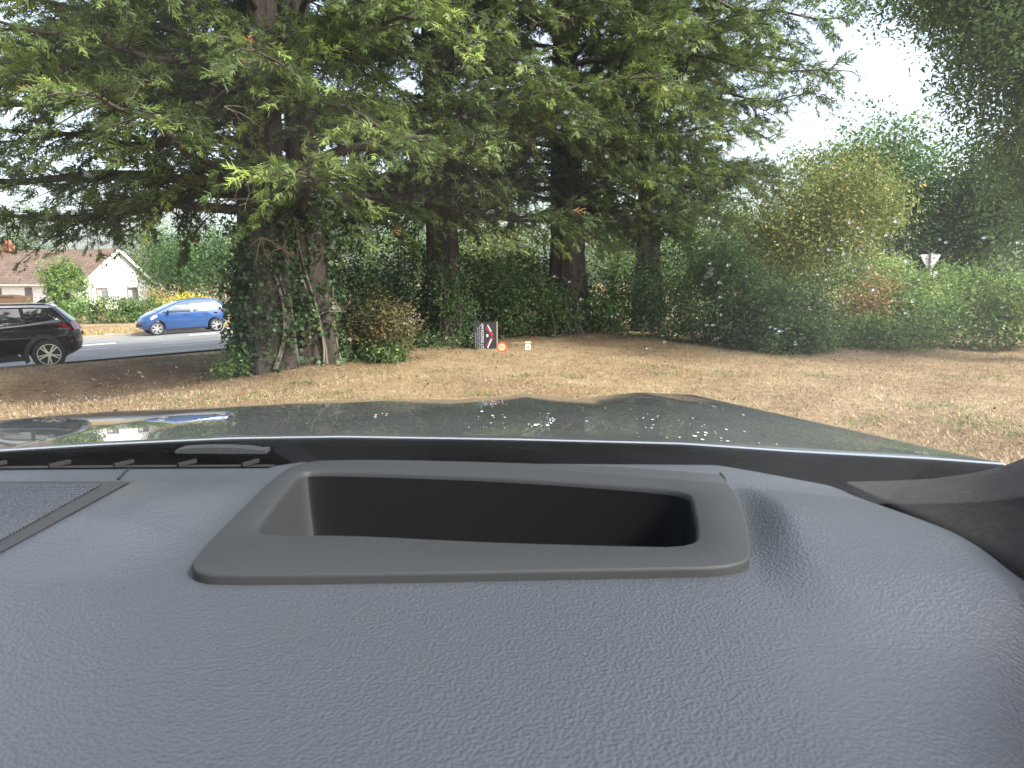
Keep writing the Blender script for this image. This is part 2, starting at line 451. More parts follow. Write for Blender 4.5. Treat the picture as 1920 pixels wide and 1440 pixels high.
def conifer(name, label, bases, height, nlimb, reach, hmin, mat, bark, seedtint=0.0, az_bias=None, dens=1.0, low=None, sprayL=0.27, group=None):
    """bases: list of (x,y,radius). limbs leave the trunk, spread and droop, and carry flat sprays"""
    bx, by, _ = bases[0]
    root = empty(name, (0, 0, 0))
    tag(root, label, 'tree', group)
    axes = []
    for (x, y, r) in bases:
        z0 = float(ground_z(x, y)) - 0.12
        P, rad = trunk_path((x, y, z0), (x + rng.uniform(-.4, .4), y + rng.uniform(-.3, .5), height), r, 0.10)
        tq = np.linspace(0, 1, 60) ** 1.3
        P = np.stack([np.interp(tq, np.linspace(0, 1, len(P)), P[:, c]) for c in range(3)], -1); rad = np.interp(tq, np.linspace(0, 1, len(rad)), rad)
        n = 44; th_ = np.arange(n) * 2 * np.pi / n; zz_ = P[:, 2][:, None]
        fl = 1 + 0.10 * np.sin(th_ * 4 + rng.uniform(0, 6) + 0.25 * zz_) + 0.06 * np.sin(th_ * 9 + rng.uniform(0, 6) + 0.5 * np.sin(zz_ * 1.3)) + 0.05 * np.sin(th_ * 17 + 0.7 * np.sin(zz_ * 2.1 + 1)) + rng.normal(0, 0.022, (60, n))
        a = Acc()
        a.add(*tube_arrays(P, rad, n, fl))
        a.obj('trunk', M[bark], root, smooth=True)
        axes.append((P, rad))
    wood = Acc()
    SP, SD, SN, SL, ST = [], [], [], [], []
    spec = []
    for k in range(nlimb):
        h = hmin + (height * 0.97 - hmin) * ((k + rng.uniform(0, 1)) / nlimb) ** 1.15
        az = k * 2.399963 + rng.uniform(-0.5, 0.5)
        f = 1 - ((h - hmin) / (height - hmin)) ** 1.6 * 0.75
        spec.append((h, az, reach * f * rng.uniform(0.7, 1.08), rng.uniform(0.10, 0.55), rng.uniform(0.10, 0.34)))
    if low: spec += low
    for (h, az, Ln, e0, dr) in spec:
        P_, rad_ = axes[rng.integers(len(axes))]
        i = np.argmin(abs(P_[:, 2] - h)); p0 = P_[i].copy(); p0[2] = h
        dirh = np.array((math.sin(az), math.cos(az), 0.0))
        if dirh[1] < -0.2: Ln = min(Ln, 4.6)
        nseg = 12
        t = np.linspace(0, 1, nseg)
        bend = rng.normal(0, 0.22)
        ang = bend * t
        hd = rotz(np.repeat(dirh[None], nseg, 0), ang)
        step = Ln / (nseg - 1)
        pts = p0 + np.concatenate([np.zeros((1, 3)), np.cumsum(hd[1:] * step, 0)])
        ph1, ph2 = rng.uniform(0, 6.28, 2)
        pts[:, 2] = h + Ln * (e0 * t - dr * t * t) + 0.22 * np.sin(t * 6 + ph1) * t + 0.06 * np.sin(t * 15 + ph2)
        pts[:, :2] += (np.array((dirh[1], -dirh[0]))[None] * (0.16 * np.sin(t * 6 + ph2) * t + 0.06 * np.sin(t * 14 + ph1))[:, None])
        r0 = 0.022 + 0.0115 * Ln * (1 if h < 5 else 0.8)
        wood.add(*tube_arrays(pts, r0 * (1 - 0.88 * t), 6))
        # secondary branchlets
        nsec = int(Ln * 5.6)
        for q in range(nsec):
            tt = 0.12 + 0.88 * (q + rng.uniform(0, 1)) / nsec
            p = np.array([np.interp(tt, t, pts[:, c]) for c in range(3)])
            dd = unit(np.array([np.interp(tt, t, hd[:, c]) for c in range(3)]))
            sg = 1 if q % 2 else -1
            d2 = rotz(dd[None], sg * rng.uniform(0.5, 1.25))[0]
            l2 = (0.35 + 1.25 * (1 - tt) ** 0.7 * min(1, Ln / 4)) * rng.uniform(0.6, 1.15)
            slope = rng.uniform(-0.50, 0.55)
            m2 = 4
            t2 = np.linspace(0, 1, m2)
            s2 = p + d2 * l2 * t2[:, None]
            s2[:, 2] += l2 * (slope * t2 - 0.30 * t2 ** 2)
            wood.add(*tube_arrays(s2, 0.013 * (1 - 0.8 * t2) + 0.002, 3))
            ns = max(4, int(l2 / 0.060 * dens))
            tc = np.clip(np.linspace(0.12, 1.0, ns) + rng.normal(0, 0.03, ns), 0, 1)
            pp = np.stack([np.interp(tc, t2, s2[:, c]) for c in range(3)], -1) + rng.normal(0, 0.05, (ns, 3))
            sgn = np.where(np.arange(ns) % 2, 1, -1) * rng.uniform(0.25, 0.95, ns)
            sgn[-1] *= 0.2
            dv = rotz(np.repeat(d2[None], ns, 0), sgn)
            dv[:, 2] = slope - 0.5 * tc + rng.normal(0.08, 0.38, ns)
            nv = np.array((0, 0, 1.0)) + rng.normal(0, 0.55, (ns, 3))
            SP.append(pp); SD.append(dv); SN.append(nv)
            SL.append(sprayL * rng.uniform(0.65, 1.25, ns))
            clump = rng.normal(0.30 + seedtint, 0.13)
            tip = 0.20 * tt * tc
            ST.append(np.clip(clump + tip + rng.normal(0, 0.05, ns), 0, 0.9))
    wood.obj('limbs', M[bark], root, smooth=True)
    V, Q, T = fronds(np.concatenate(SP), np.concatenate(SD), np.concatenate(SN), np.concatenate(SL), np.concatenate(ST))
    mesh_obj('crown', V, tris=Q, mat=M[mat], parent=root, tint=T)
    return root, axes
def leaves(C, sig, n, size, out_from=None, up=0.5, aspect=0.5, tint0=0.45, tsd=0.16, droop=0.0):
    """n leaves round every centre of C"""
    m = len(C)
    P = np.repeat(C, n, 0) + rng.normal(0, 1, (m * n, 3)) * sig
    k = len(P)
    N = rng.normal(0, 0.75, (k, 3)); N[:, 2] += up
    if out_from is not None: N += 0.6 * unit(P - out_from)
    N = unit(N)
    D = unit(np.cross(N, rng.normal(0, 1, (k, 3))))
    D[:, 2] -= droop; D = unit(D)
    S = np.cross(N, D)
    L = size * rng.uniform(0.6, 1.35, k)[:, None]
    V = np.stack([P - D * L * 0.5, P + S * L * aspect * 0.5 - D * L * 0.06, P + D * L * 0.55 - N * L * 0.1, P - S * L * aspect * 0.5 - D * L * 0.06], 1).reshape(-1, 3)
    tc = rng.normal(tint0, tsd, m)
    T = np.clip(np.repeat(tc, n) + rng.normal(0, 0.09, k), 0, 1)
    return V, np.arange(len(V)).reshape(-1, 4), T
def blob_centres(c, rad, m, shell=0.6, cut=0.0, lump=0.25):
    d = unit(rng.normal(0, 1, (m, 3)))
    ph = rng.uniform(0, 6.28, 6)
    l = 1 + lump * (np.sin(3 * d[:, 0] + ph[0]) * np.sin(4 * d[:, 1] + ph[1]) + 0.7 * np.sin(5 * d[:, 2] + 3 * d[:, 0] + ph[2]) + 0.5 * np.sin(9 * d[:, 1] + ph[3]))
    r = shell + (1 - shell) * rng.random(m) ** 0.6
    r = np.where(rng.random(m) < 0.2, rng.random(m) ** 0.5 * shell, r)
    P = np.array(c) + d * (r * l)[:, None] * np.array(rad)
    return P
def stems(root, base, C, n, r0, mat, name='stem'):
    a = Acc()
    for k in range(n):
        e = C[rng.integers(len(C))]
        b0 = np.array(base) + np.array((rng.normal(0, 0.12 + 3 * r0), rng.normal(0, 0.12 + 3 * r0), -0.08))
        t = np.linspace(0, 1, 7)[:, None]
        mid = (b0 + e) / 2 + np.array((rng.normal(0, .15), rng.normal(0, .15), 0.25 * abs(e[2] - b0[2])))
        P = b0 * (1 - t) ** 2 + 2 * mid * t * (1 - t) + e * t * t
        tb_ = tube_arrays(P, r0 * rng.uniform(0.6, 1.2) * (1 - 0.8 * t[:, 0]), 5)
        if n <= 6:
            one = Acc(); one.add(*tb_); one.obj(name, M[mat], root, smooth=True)
        else:
            a.add(*tb_)
    if n > 6: a.obj(name, M[mat], root, smooth=True)
def bush(name, label, c, rad, m, n, size, mat, sig=0.115, cat='shrub', group=None, stem_mat='bark_grey', nst=8, sr=0.02, tint0=0.45, shell=0.72, lump=0.36, aspect=0.5, up=0.5, droop=0.0, base=None, tsd=0.25):
    gz = float(ground_z(c[0], c[1]))
    root = empty(name, (0, 0, 0)); tag(root, label, cat, group)
    m = int(m * 0.75); n = int(n * 1.4)
    C = blob_centres(c, rad, m, shell, lump=lump)
    gC = ground_z(C[:, 0], C[:, 1])
    C = C[C[:, 2] > gC + 0.04]
    V, Q, T = leaves(C, sig, n, size, np.array(c) - np.array((0, 0, rad[2] * 0.4)), up, aspect, tint0, tsd, droop)
    a = Acc(); a.add(V, Q, T); a.obj('foliage', M[mat], root)
    if nst:
        stems(root, base or (c[0], c[1], gz), C, nst, sr, stem_mat)
    return root, C
def broad_tree(name, label, base, height, r0, blobs, m, n, size, mat, bark='bark_grey', sig=0.2, tint0=0.45, group=None, lean=(0, 0), aspect=0.5, shell=0.5, tsd=0.23):
    """blobs: list of (centre, radii, share)"""
    root = empty(name); tag(root, label, 'tree', group)
    gz = float(ground_z(base[0], base[1])) - 0.1
    P, rad = trunk_path((base[0], base[1], gz), (base[0] + lean[0], base[1] + lean[1], height), r0, r0 * 0.25, 10)
    a = Acc(); a.add(*tube_arrays(P, rad, 12)); 
    Cs = []
    for (c, rd, sh) in blobs:
        C = blob_centres(c, rd, int(m * sh), shell)
        Cs.append(C)
        for k in range(5):
            e = C[rng.integers(len(C))]
            i = rng.integers(4, len(P) - 1); b0 = P[i]
            t = np.linspace(0, 1, 7)[:, None]
            mid = (b0 + e) / 2 + np.array((0, 0, 0.3))
            B = b0 * (1 - t) ** 2 + 2 * mid * t * (1 - t) + e * t * t
            a.add(*tube_arrays(B, r0 * 0.32 * (1 - 0.85 * t[:, 0]), 6))
    a.obj('trunk', M[bark], root, smooth=True)
    C = np.concatenate(Cs)
    C = C[C[:, 2] > ground_z(C[:, 0], C[:, 1]) + 0.05]
    V, Q, T = leaves(C, sig, n, size, None, 0.5, aspect, tint0, tsd)
    b_ = Acc(); b_.add(V, Q, T); b_.obj('crown', M[mat], root)
    return root
def gp(px, py, Y):
    p = at(px, py, Y); return p
def gx_at(px, Y):                      # x coordinate under pixel column px at distance Y (near the horizon line)
    return (px - 960.0) / FPX * Y * 1.0

#@@TREES
# ------------------------------------------------------------------ the row of cypresses
S_ = math.sin; 
treeA, axA = conifer('conifer_tree', 'nearest cypress by the road, twin trunks wrapped in ivy',
    [(gx_at(503, 12.2), 12.2, 0.34), (gx_at(592, 12.9), 12.9, 0.34)], 12.5, 46, 6.6, 2.3, 'conifer', 'bark', 0.04, sprayL=0.215, dens=1.3,
    low=[(2.6, R(-82), 6.6, 0.06, 0.09), (3.0, R(-95), 7.0, 0.10, 0.13), (2.9, R(-70), 6.8, 0.06, 0.12), (3.6, R(-105), 6.6, 0.08, 0.12), (3.4, R(-60), 6.4, 0.06, 0.10),
         (4.2, R(-125), 5.6, 0.1, 0.22), (4.4, R(170), 4.2, 0.2, 0.3), (5.0, R(-160), 4.4, 0.2, 0.25), (5.6, R(150), 4.4, 0.2, 0.25), (4.6, R(130), 4.8, 0.2, 0.25),
         (6.2, R(-140), 4.6, 0.12, 0.2), (6.8, R(-110), 5.4, 0.1, 0.25), (5.2, R(-85), 6.2, 0.15, 0.25), (6.0, R(-75), 6.6, 0.15, 0.2), (4.6, R(-98), 6.8, 0.12, 0.2)])
treeB, axB = conifer('conifer_tree', 'middle cypress with a bare dark trunk behind the black sign board',
    [(gx_at(832, 16.2), 16.2, 0.40)], 13.5, 46, 6.0, 3.0, 'conifer2', 'bark', 0.02, sprayL=0.24, dens=1.15,
    low=[(3.0, R(120), 3.4, 0.05, 0.2), (3.2, R(-110), 3.6, 0.05, 0.2), (2.9, R(-80), 3.2, 0.04, 0.2), (3.6, R(175), 4.5, 0.15, 0.25), (4.4, R(140), 4.6, 0.15, 0.25), (4.2, R(-150), 4.6, 0.15, 0.25), (5.2, R(165), 4.6, 0.2, 0.25), (6.0, R(-170), 4.6, 0.2, 0.25)])
treeC, axC = conifer('conifer_tree', 'cypress with a thick dark trunk standing in the middle of the hedge',
    [(gx_at(1063, 18.0), 18.0, 0.42)], 14.0, 48, 6.4, 3.2, 'conifer', 'bark', 0.03, sprayL=0.25, dens=1.1,
    low=[(3.2, R(95), 3.2, 0.04, 0.15), (3.1, R(120), 3.2, 0.04, 0.18), (3.4, R(-90), 3.4, 0.04, 0.2), (3.9, R(100), 4.0, 0.08, 0.14), (4.6, R(80), 4.6, 0.12, 0.16), (5.4, R(110), 5.6, 0.14, 0.18), (6.4, R(95), 6.4, 0.15, 0.2), (7.2, R(115), 6.2, 0.15, 0.2),
         (5.0, R(150), 4.6, 0.2, 0.25), (6.4, R(165), 4.6, 0.2, 0.25), (7.6, R(140), 5.0, 0.2, 0.25), (8.2, R(85), 6.6, 0.1, 0.2)])
treeD, axD = conifer('conifer_tree', 'cypress furthest back in the row, its tips against the bright sky gap',
    [(gx_at(1215, 21.0), 21.0, 0.36)], 14.5, 40, 4.7, 3.0, 'conifer2', 'bark', 0.02,
    low=[(6.4, R(95), 4.6, 0.12, 0.18), (7.4, R(80), 5.0, 0.12, 0.18), (8.4, R(100), 5.2, 0.12, 0.2), (4.2, R(120), 3.2, 0.08, 0.2), (3.4, R(160), 3.6, 0.05, 0.2), (3.0, R(190), 3.2, 0.05, 0.2), (9.4, R(90), 5.4, 0.1, 0.2)])

treeE, axE = conifer('conifer_tree', 'high-crowned cypress behind the twin trunks, its limbs spread over the road',
    [(gx_at(470, 17.6), 17.6, 0.33)], 14.0, 28, 7.2, 4.6, 'conifer2', 'bark', 0.0, dens=0.9,
    low=[(4.6, R(-80), 7.4, 0.12, 0.12), (5.2, R(-95), 7.6, 0.12, 0.14), (6.0, R(-70), 7.6, 0.14, 0.14), (6.8, R(-88), 7.6, 0.14, 0.16), (5.6, R(-110), 6.8, 0.12, 0.16)])

# ------------------------------------------------------------------ bare dead twigs hanging on the nearest cypress
def twigs(name, root_pts, label=None, parent=None, n=9, L=0.8, r=0.012, spread=1.0, down=0.5):
    a = Acc()
    for p in root_pts:
        p = np.array(p)
        for k in range(n):
            d = unit(np.array((rng.normal(0, spread), rng.normal(0, spread) - 0.2, -down + rng.normal(0, .4))))
            l = L * rng.uniform(0.5, 1.2)
            t = np.linspace(0, 1, 6)[:, None]
            P = p + d * l * t + np.array((0, 0, -0.35)) * l * t ** 2 + rng.normal(0, 0.02, (6, 3)) * t
            a.add(*tube_arrays(P, r * (1 - 0.8 * t[:, 0]), 4))
            for q in range(3):
                i = rng.integers(1, 5)
                d2 = unit(d + rng.normal(0, 0.7, 3)); l2 = l * rng.uniform(0.25, 0.5)
                P2 = P[i] + d2 * l2 * t[:4] / t[3]
                a.add(*tube_arrays(P2, r * 0.5 * (1 - 0.7 * np.linspace(0, 1, 4)), 3))
    return a.obj(name, M['deadwood'], parent, smooth=True)
for (px, py, Y, n_, L_, r_, dn_, tr_) in [
    (490, 445, 11.2, 6, .50, .010, .5, treeA), (530, 465, 11.3, 6, .45, .010, .5, treeA), (470, 325, 10.6, 3, .6, .016, .3, treeA), (430, 375, 10.7, 2, .6, .014, .2, treeA),
    (640, 585, 12.0, 4, .55, .010, .0, treeA), (200, 60, 9.4, 3, .45, .008, .1, treeA), (270, 150, 9.6, 3, .45, .008, .1, treeA), (560, 110, 10.0, 3, .4, .008, .3, treeA), (420, 200, 9.6, 3, .45, .008, .2, treeA),
    (845, 540, 15.4, 3, .5, .012, .4, treeB), (855, 330, 13.6, 3, .7, .009, .7, treeB), (800, 250, 13.2, 3, .5, .008, .5, treeB), (990, 250, 14.0, 3, .6, .008, .5, treeB), (750, 60, 13.0, 3, .5, .008, .3, treeB),
    (1050, 560, 17.2, 4, .5, .011, .5, treeC), (1040, 420, 17.2, 3, .5, .011, .5, treeC), (1060, 30, 14.0, 3, .6, .009, .2, treeC)]:
    twigs('dead_twigs', [gp(px, py, Y)], parent=tr_, n=n_, L=L_, r=r_, down=dn_)

# ------------------------------------------------------------------ ivy on the twin trunks
def ivy(name, label, ax, zmax, rad_extra, m, n, size, px_extra=(), group=None):
    root = empty(name); tag(root, label, 'ivy', group)
    C = []
    for (P, rad) in ax:
        z = rng.uniform(-0.05, zmax, m) ** 1.0
        i = [np.argmin(abs(P[:, 2] - zz)) for zz in z]
        th = rng.uniform(0, 2 * np.pi, m)
        rr = rad[i] + rng.uniform(0.02, rad_extra, m) * (1.15 - 0.5 * z / zmax)
        C.append(np.stack([P[i, 0] + rr * np.sin(th), P[i, 1] + rr * np.cos(th), z], -1))
    for (c, rd, mm) in px_extra:
        C.append(blob_centres(c, rd, mm, 0.5))
    C = np.concatenate(C)
    g = ground_z(C[:, 0], C[:, 1])
    C = C[C[:, 2] > g]
    V, Q, T = leaves(C, 0.07, n, size, None, 0.35, 0.85, 0.42, 0.15)
    a = Acc(); a.add(V, Q, T); a.obj('foliage', M['ivy'], root)
    s = Acc()
    for (P, rad) in ax:
        for k in range(7):
            t = np.linspace(0, 1, 12); zz = t * zmax * rng.uniform(0.6, 1)
            th = rng.uniform(0, 6.28) + 0.5 * np.sin(t * 4 + rng.uniform(0, 6))
            cx = np.interp(zz, P[:, 2], P[:, 0]); cy = np.interp(zz, P[:, 2], P[:, 1]); rr = np.interp(zz, P[:, 2], rad) * 1.08
            s.add(*tube_arrays(np.stack([cx + rr * np.sin(th), cy + rr * np.cos(th), zz], -1), 0.022 * (1 - 0.6 * t), 5))
    s.obj('stem', M['bark_grey'], root, smooth=True)
    return root
# the ivy leaves the foot of the two stems bare
ivy('ivy', 'dark ivy clothing the twin trunks of the nearest cypress', axA, 3.3, 0.17, 400, 11, 0.080,
    [((gx_at(466, 12.3), 12.3, 1.05), (0.32, 0.45, 1.15), 300), ((gx_at(560, 12.9), 12.75, 1.1), (0.30, 0.25, 1.3), 260)])
ivy('ivy', 'ivy creeping up the bare trunk behind the sign board', axB, 1.5, 0.16, 120, 9, 0.085)
ivy('ivy', 'sparse ivy low on the trunk right of the black sign board', axC, 1.6, 0.18, 150, 9, 0.085)

# ------------------------------------------------------------------ hedge and undergrowth between the trunks
HG = 'bushes of the hedge between the trunks'
def hb(label, px, Y, top_py, w, m, n, size, mat, depth=0.9, **kw):
    x = gx_at(px, Y); top = at(px, top_py, Y)[2]
    g = float(ground_z(x, Y)); hh = (top - g)
    return bush('hedge_bush', label, (x, Y, g + hh * 0.46), (w, depth, hh * 0.56), m, n, size, mat, group=HG, **kw)
hb('dark bush filling the gap right of the twin trunks', 655, 14.6, 480, 1.0, 900, 10, 0.085, 'ivy', tint0=0.38)
hb('half-dead brown twiggy bush on the grass right of the twin trunks', 715, 13.6, 560, 0.62, 520, 9, 0.07, 'drybush', depth=0.6, nst=26, sr=0.010, stem_mat='deadwood', sig=0.10)
hb('small green sprouts at the foot of the brown twiggy bush', 727, 13.1, 655, 0.36, 160, 9, 0.07, 'broad', depth=0.3, nst=4, sr=0.008)
hb('tall dark bush left of the bare trunk', 752, 16.0, 440, 1.0, 900, 9, 0.085, 'broad', tint0=0.28)
hb('bush behind the black sign board', 905, 17.4, 470, 1.0, 850, 9, 0.085, 'broad', tint0=0.30)
hb('brown twiggy bush beside the black sign board', 965, 17.2, 575, 0.8, 420, 9, 0.075, 'drybush', nst=16, sr=0.010, stem_mat='deadwood')
hb('green bush left of the thick dark trunk', 1000, 18.6, 470, 0.9, 720, 9, 0.085, 'broad', tint0=0.36)
hb('brighter green bush right of the thick dark trunk', 1145, 18.2, 520, 0.9, 720, 9, 0.085, 'broad', tint0=0.60)
hb('dark hollow bush with dead stems right of centre', 1240, 18.4, 455, 1.1, 1000, 9, 0.085, 'broad', tint0=0.42)
hb('small brown dead bush at the foot of the thick dark trunk', 1125, 17.6, 622, 0.5, 240, 8, 0.06, 'drybush', nst=10, sr=0.008, stem_mat='deadwood')
hb('low ivy under the bare dark trunk', 800, 14.9, 640, 1.3, 420, 9, 0.075, 'ivy', depth=0.5, nst=3)
hb('dark leafy bush where the hedge turns, with a slim dark stem', 1345, 16.6, 425, 0.95, 1400, 9, 0.085, 'broad', tint0=0.34, nst=12, sr=0.03)
hb('grey-green bush leaning over the edge of the grass', 1430, 15.4, 535, 1.15, 1300, 9, 0.085, 'ash', tint0=0.34)
hb('low sprawling bush with arching stems at the grass edge', 1495, 14.4, 595, 0.8, 700, 9, 0.075, 'ash', tint0=0.42, depth=0.6)
hb('thin tangle of stems before the bare dark trunk', 845, 15.3, 505, 0.5, 260, 8, 0.075, 'broad', depth=0.3, nst=14, sr=0.010, stem_mat='deadwood', tint0=0.35)
hb('thin green tangle before the thick dark trunk', 1035, 17.0, 520, 0.5, 260, 8, 0.08, 'broad', depth=0.3, nst=10, sr=0.010, stem_mat='deadwood', tint0=0.5)
hb('scrub filling the gap between the two bare trunks', 945, 16.6, 500, 0.7, 420, 8, 0.08, 'broad', depth=0.4, nst=12, sr=0.012, tint0=0.42)
hb('green weeds at the foot of the ivy-clad trunks', 440, 11.8, 660, 0.30, 120, 8, 0.06, 'lightgreen', depth=0.3, nst=0, tint0=0.25)

# ------------------------------------------------------------------ trees and bushes seen to the right
RG = 'shrubs beyond the grass on the right'
bt = broad_tree
bt('broadleaf_tree', 'yellowing bushy tree right of the cypresses', (gx_at(1480, 22), 22.5), 3.6, 0.16,
   [((gx_at(1515, 21), 21, 3.0), (1.9, 1.6, 1.9), .45), ((gx_at(1590, 20.8), 20.8, 3.5), (1.4, 1.3, 1.5), .3), ((gx_at(1430, 21.5), 21.4, 2.6), (1.5, 1.3, 1.7), .25)],
   2600, 10, 0.10, 'willow', tint0=0.46)
bt('broadleaf_tree', 'rounded green tree under the sky gap with a bare limb', (gx_at(1650, 31), 31), 7.5, 0.26,
   [((gx_at(1640, 31), 31, 5.6), (2.8, 2.2, 2.4), .6), ((gx_at(1560, 32), 32, 5.2), (2.2, 2.0, 2.0), .4)], 2200, 10, 0.17, 'broad', sig=0.26, tint0=0.56)
bt('broadleaf_tree', 'dark green tree behind the give way sign', (gx_at(1800, 30), 30), 6.5, 0.24,
   [((gx_at(1760, 30), 30, 3.4), (2.6, 2.0, 2.2), .5), ((gx_at(1860, 29), 29, 4.6), (2.4, 2.0, 2.4), .5)], 2600, 10, 0.17, 'broad', sig=0.25, tint0=0.40)
bt('broadleaf_tree', 'tall leafy tree overhanging the top right corner', (11.0, 12.4), 10.0, 0.26,
   [((8.6, 12.6, 5.5), (1.6, 1.8, 1.2), .32), ((9.2, 12.4, 4.0), (1.25, 1.8, 1.15), .22), ((7.3, 12.9, 6.2), (1.3, 1.5, 0.55), .09), ((6.2, 13.2, 6.55), (1.2, 1.4, 0.22), .025), ((9.6, 12.4, 7.8), (2.4, 2.4, 1.4), .16), ((10.2, 13.2, 2.9), (1.3, 1.6, 1.2), .15)],
   6800, 12, 0.095, 'ash', tint0=0.58, sig=0.16, lean=(-0.6, 0), aspect=0.42)
bush('ivy_mound', 'ivy-smothered rounded bush below the give way sign', (gx_at(1735, 19.4), 19.4, 0.72), (1.15, 1.0, 0.85), 1100, 10, 0.095, 'lightgreen', group=RG, tint0=0.42)
bush('fallen_shrub', 'sprawling green shrub draped over a leaning pole', (gx_at(1700, 17.6), 17.6, 0.55), (1.3, 0.8, 0.7), 620, 9, 0.085, 'broad', group=RG, tint0=0.60, nst=5)
bush('dead_bracken', 'patch of orange dead bracken between the green bushes', (gx_at(1628, 17.4), 17.4, 0.72), (0.62, 0.5, 0.72), 460, 9, 0.075, 'rust', group=RG, nst=10, sr=0.008, stem_mat='deadwood')
bush('shrub', 'pale green feathery shrub behind the orange bracken', (gx_at(1655, 20.2), 20.2, 1.35), (1.0, 0.8, 0.85), 620, 10, 0.10, 'lightgreen', group=RG, tint0=0.66, aspect=0.28)
bush('shrub', 'tall pale feathery shrub right of the give way sign', (gx_at(1862, 20.5), 20.5, 0.9), (1.2, 1.0, 0.95), 640, 10, 0.12, 'lightgreen', group=RG, tint0=0.35, aspect=0.2, up=0.1)
bush('bramble', 'bramble tangle at the right edge of the grass', (gx_at(1885, 15.6), 15.6, 0.75), (1.1, 0.9, 0.95), 900, 9, 0.085, 'broad', group=RG, tint0=0.72)
bush('bramble', 'low green brambles along the far edge of the grass', (gx_at(1690, 15.4), 15.6, 0.22), (1.7, 0.5, 0.36), 520, 9, 0.08, 'broad', group=RG, tint0=0.62, nst=6, sr=0.006)
bush('bramble', 'yellow-green brambles in front of the orange bracken', (gx_at(1600, 16.2), 16.2, 0.32), (0.8, 0.4, 0.34), 300, 9, 0.08, 'lightgreen', group=RG, tint0=0.22, nst=4, sr=0.006)
bush('bush', 'green bush behind the yellowing tree', (gx_at(1560, 24), 25, 1.2), (1.8, 1.2, 1.5), 600, 9, 0.12, 'broad', group=RG, tint0=0.6, sig=0.2)

# ------------------------------------------------------------------ far trees behind the hedge and across the road
FG = 'far trees behind the hedge'
for i, (lab, px, Y, top, rx, mt, t0) in enumerate([
    ('far pale tree seen through the hedge beside the twin trunks', 640, 46, 8.2, 4.6, 'broad', 0.55),
    ('far tree seen through the gap beside the bare dark trunk', 780, 52, 7.4, 4.8, 'broad', 0.5),
    ('far yellow-green tree seen over the black sign board', 930, 44, 5.4, 4.0, 'willow', 0.30),
    ('far bright green tree right of the thick dark trunk', 1150, 42, 7.4, 4.6, 'lightgreen', 0.28),
    ('far green tree beyond the dark hedge bush', 1290, 46, 7.6, 4.4, 'broad', 0.6),
    ('far tree low behind the yellowing tree', 1430, 48, 6.4, 4.2, 'broad', 0.55)]):
    x = gx_at(px, Y)
    bt('far_tree', lab, (x, Y), top * 0.8, 0.2, [((x, Y, top * 0.5), (rx, 2.4, top * 0.5), 1.0)], 1300, 10, 0.19, mt, sig=0.30, tint0=t0, group=FG)
OG = 'trees across the road behind the house'
for i, (lab, px, Y, top, rx, mt, t0) in enumerate([
    ('dark tree beside the white gable across the road', 345, 62, 5.4, 3.0, 'broad', 0.35),
    ('grey-green tree behind the ridge of the house', 300, 78, 9.0, 4.0, 'ash', 0.55),
    ('tree between the house and the ivy-clad trunks', 420, 58, 6.2, 3.2, 'broad', 0.45),
    ('tall tree behind the roof of the house', 60, 88, 10.0, 5.0, 'broad', 0.45)]):
    x = gx_at(px, Y)
    bt('far_tree', lab, (x, Y), top * 0.75, 0.25, [((x, Y, top * 0.5), (rx, 2.4, top * 0.5), 1.0)], 900, 9, 0.22, mt, sig=0.36, tint0=t0, group=OG)
HGG = 'garden shrubs across the road'
bush('garden_shrub', 'pale green young tree in front of the house', (gx_at(127, 42), 42, 0.9), (1.25, 1.1, 1.95), 620, 10, 0.16, 'lightgreen', group=HGG, tint0=0.50, cat='shrub')
bush('garden_shrub', 'wide pale shrub at the foot of the young tree', (gx_at(120, 40.5), 40.5, -0.35), (1.7, 1.0, 0.75), 420, 9, 0.14, 'lightgreen', group=HGG, tint0=0.36)
bush('garden_hedge', 'dark green hedge under the gable windows', (gx_at(235, 40), 40.5, -0.30), (1.95, 1.0, 0.95), 900, 9, 0.13, 'broad', group=HGG, tint0=0.62, cat='hedge')
bush('garden_shrub', 'bright yellow shrub behind the blue car', (gx_at(350, 44), 44, 0.05), (1.1, 0.9, 0.55), 420, 9, 0.13, 'yellowbush', group=HGG, nst=3)
bush('garden_shrub', 'straw-coloured shrub at the corner of the house', (gx_at(298, 50), 50, 0.0), (0.7, 0.8, 0.9), 240, 9, 0.14, 'rust', group=HGG, tint0=0.75, nst=4)

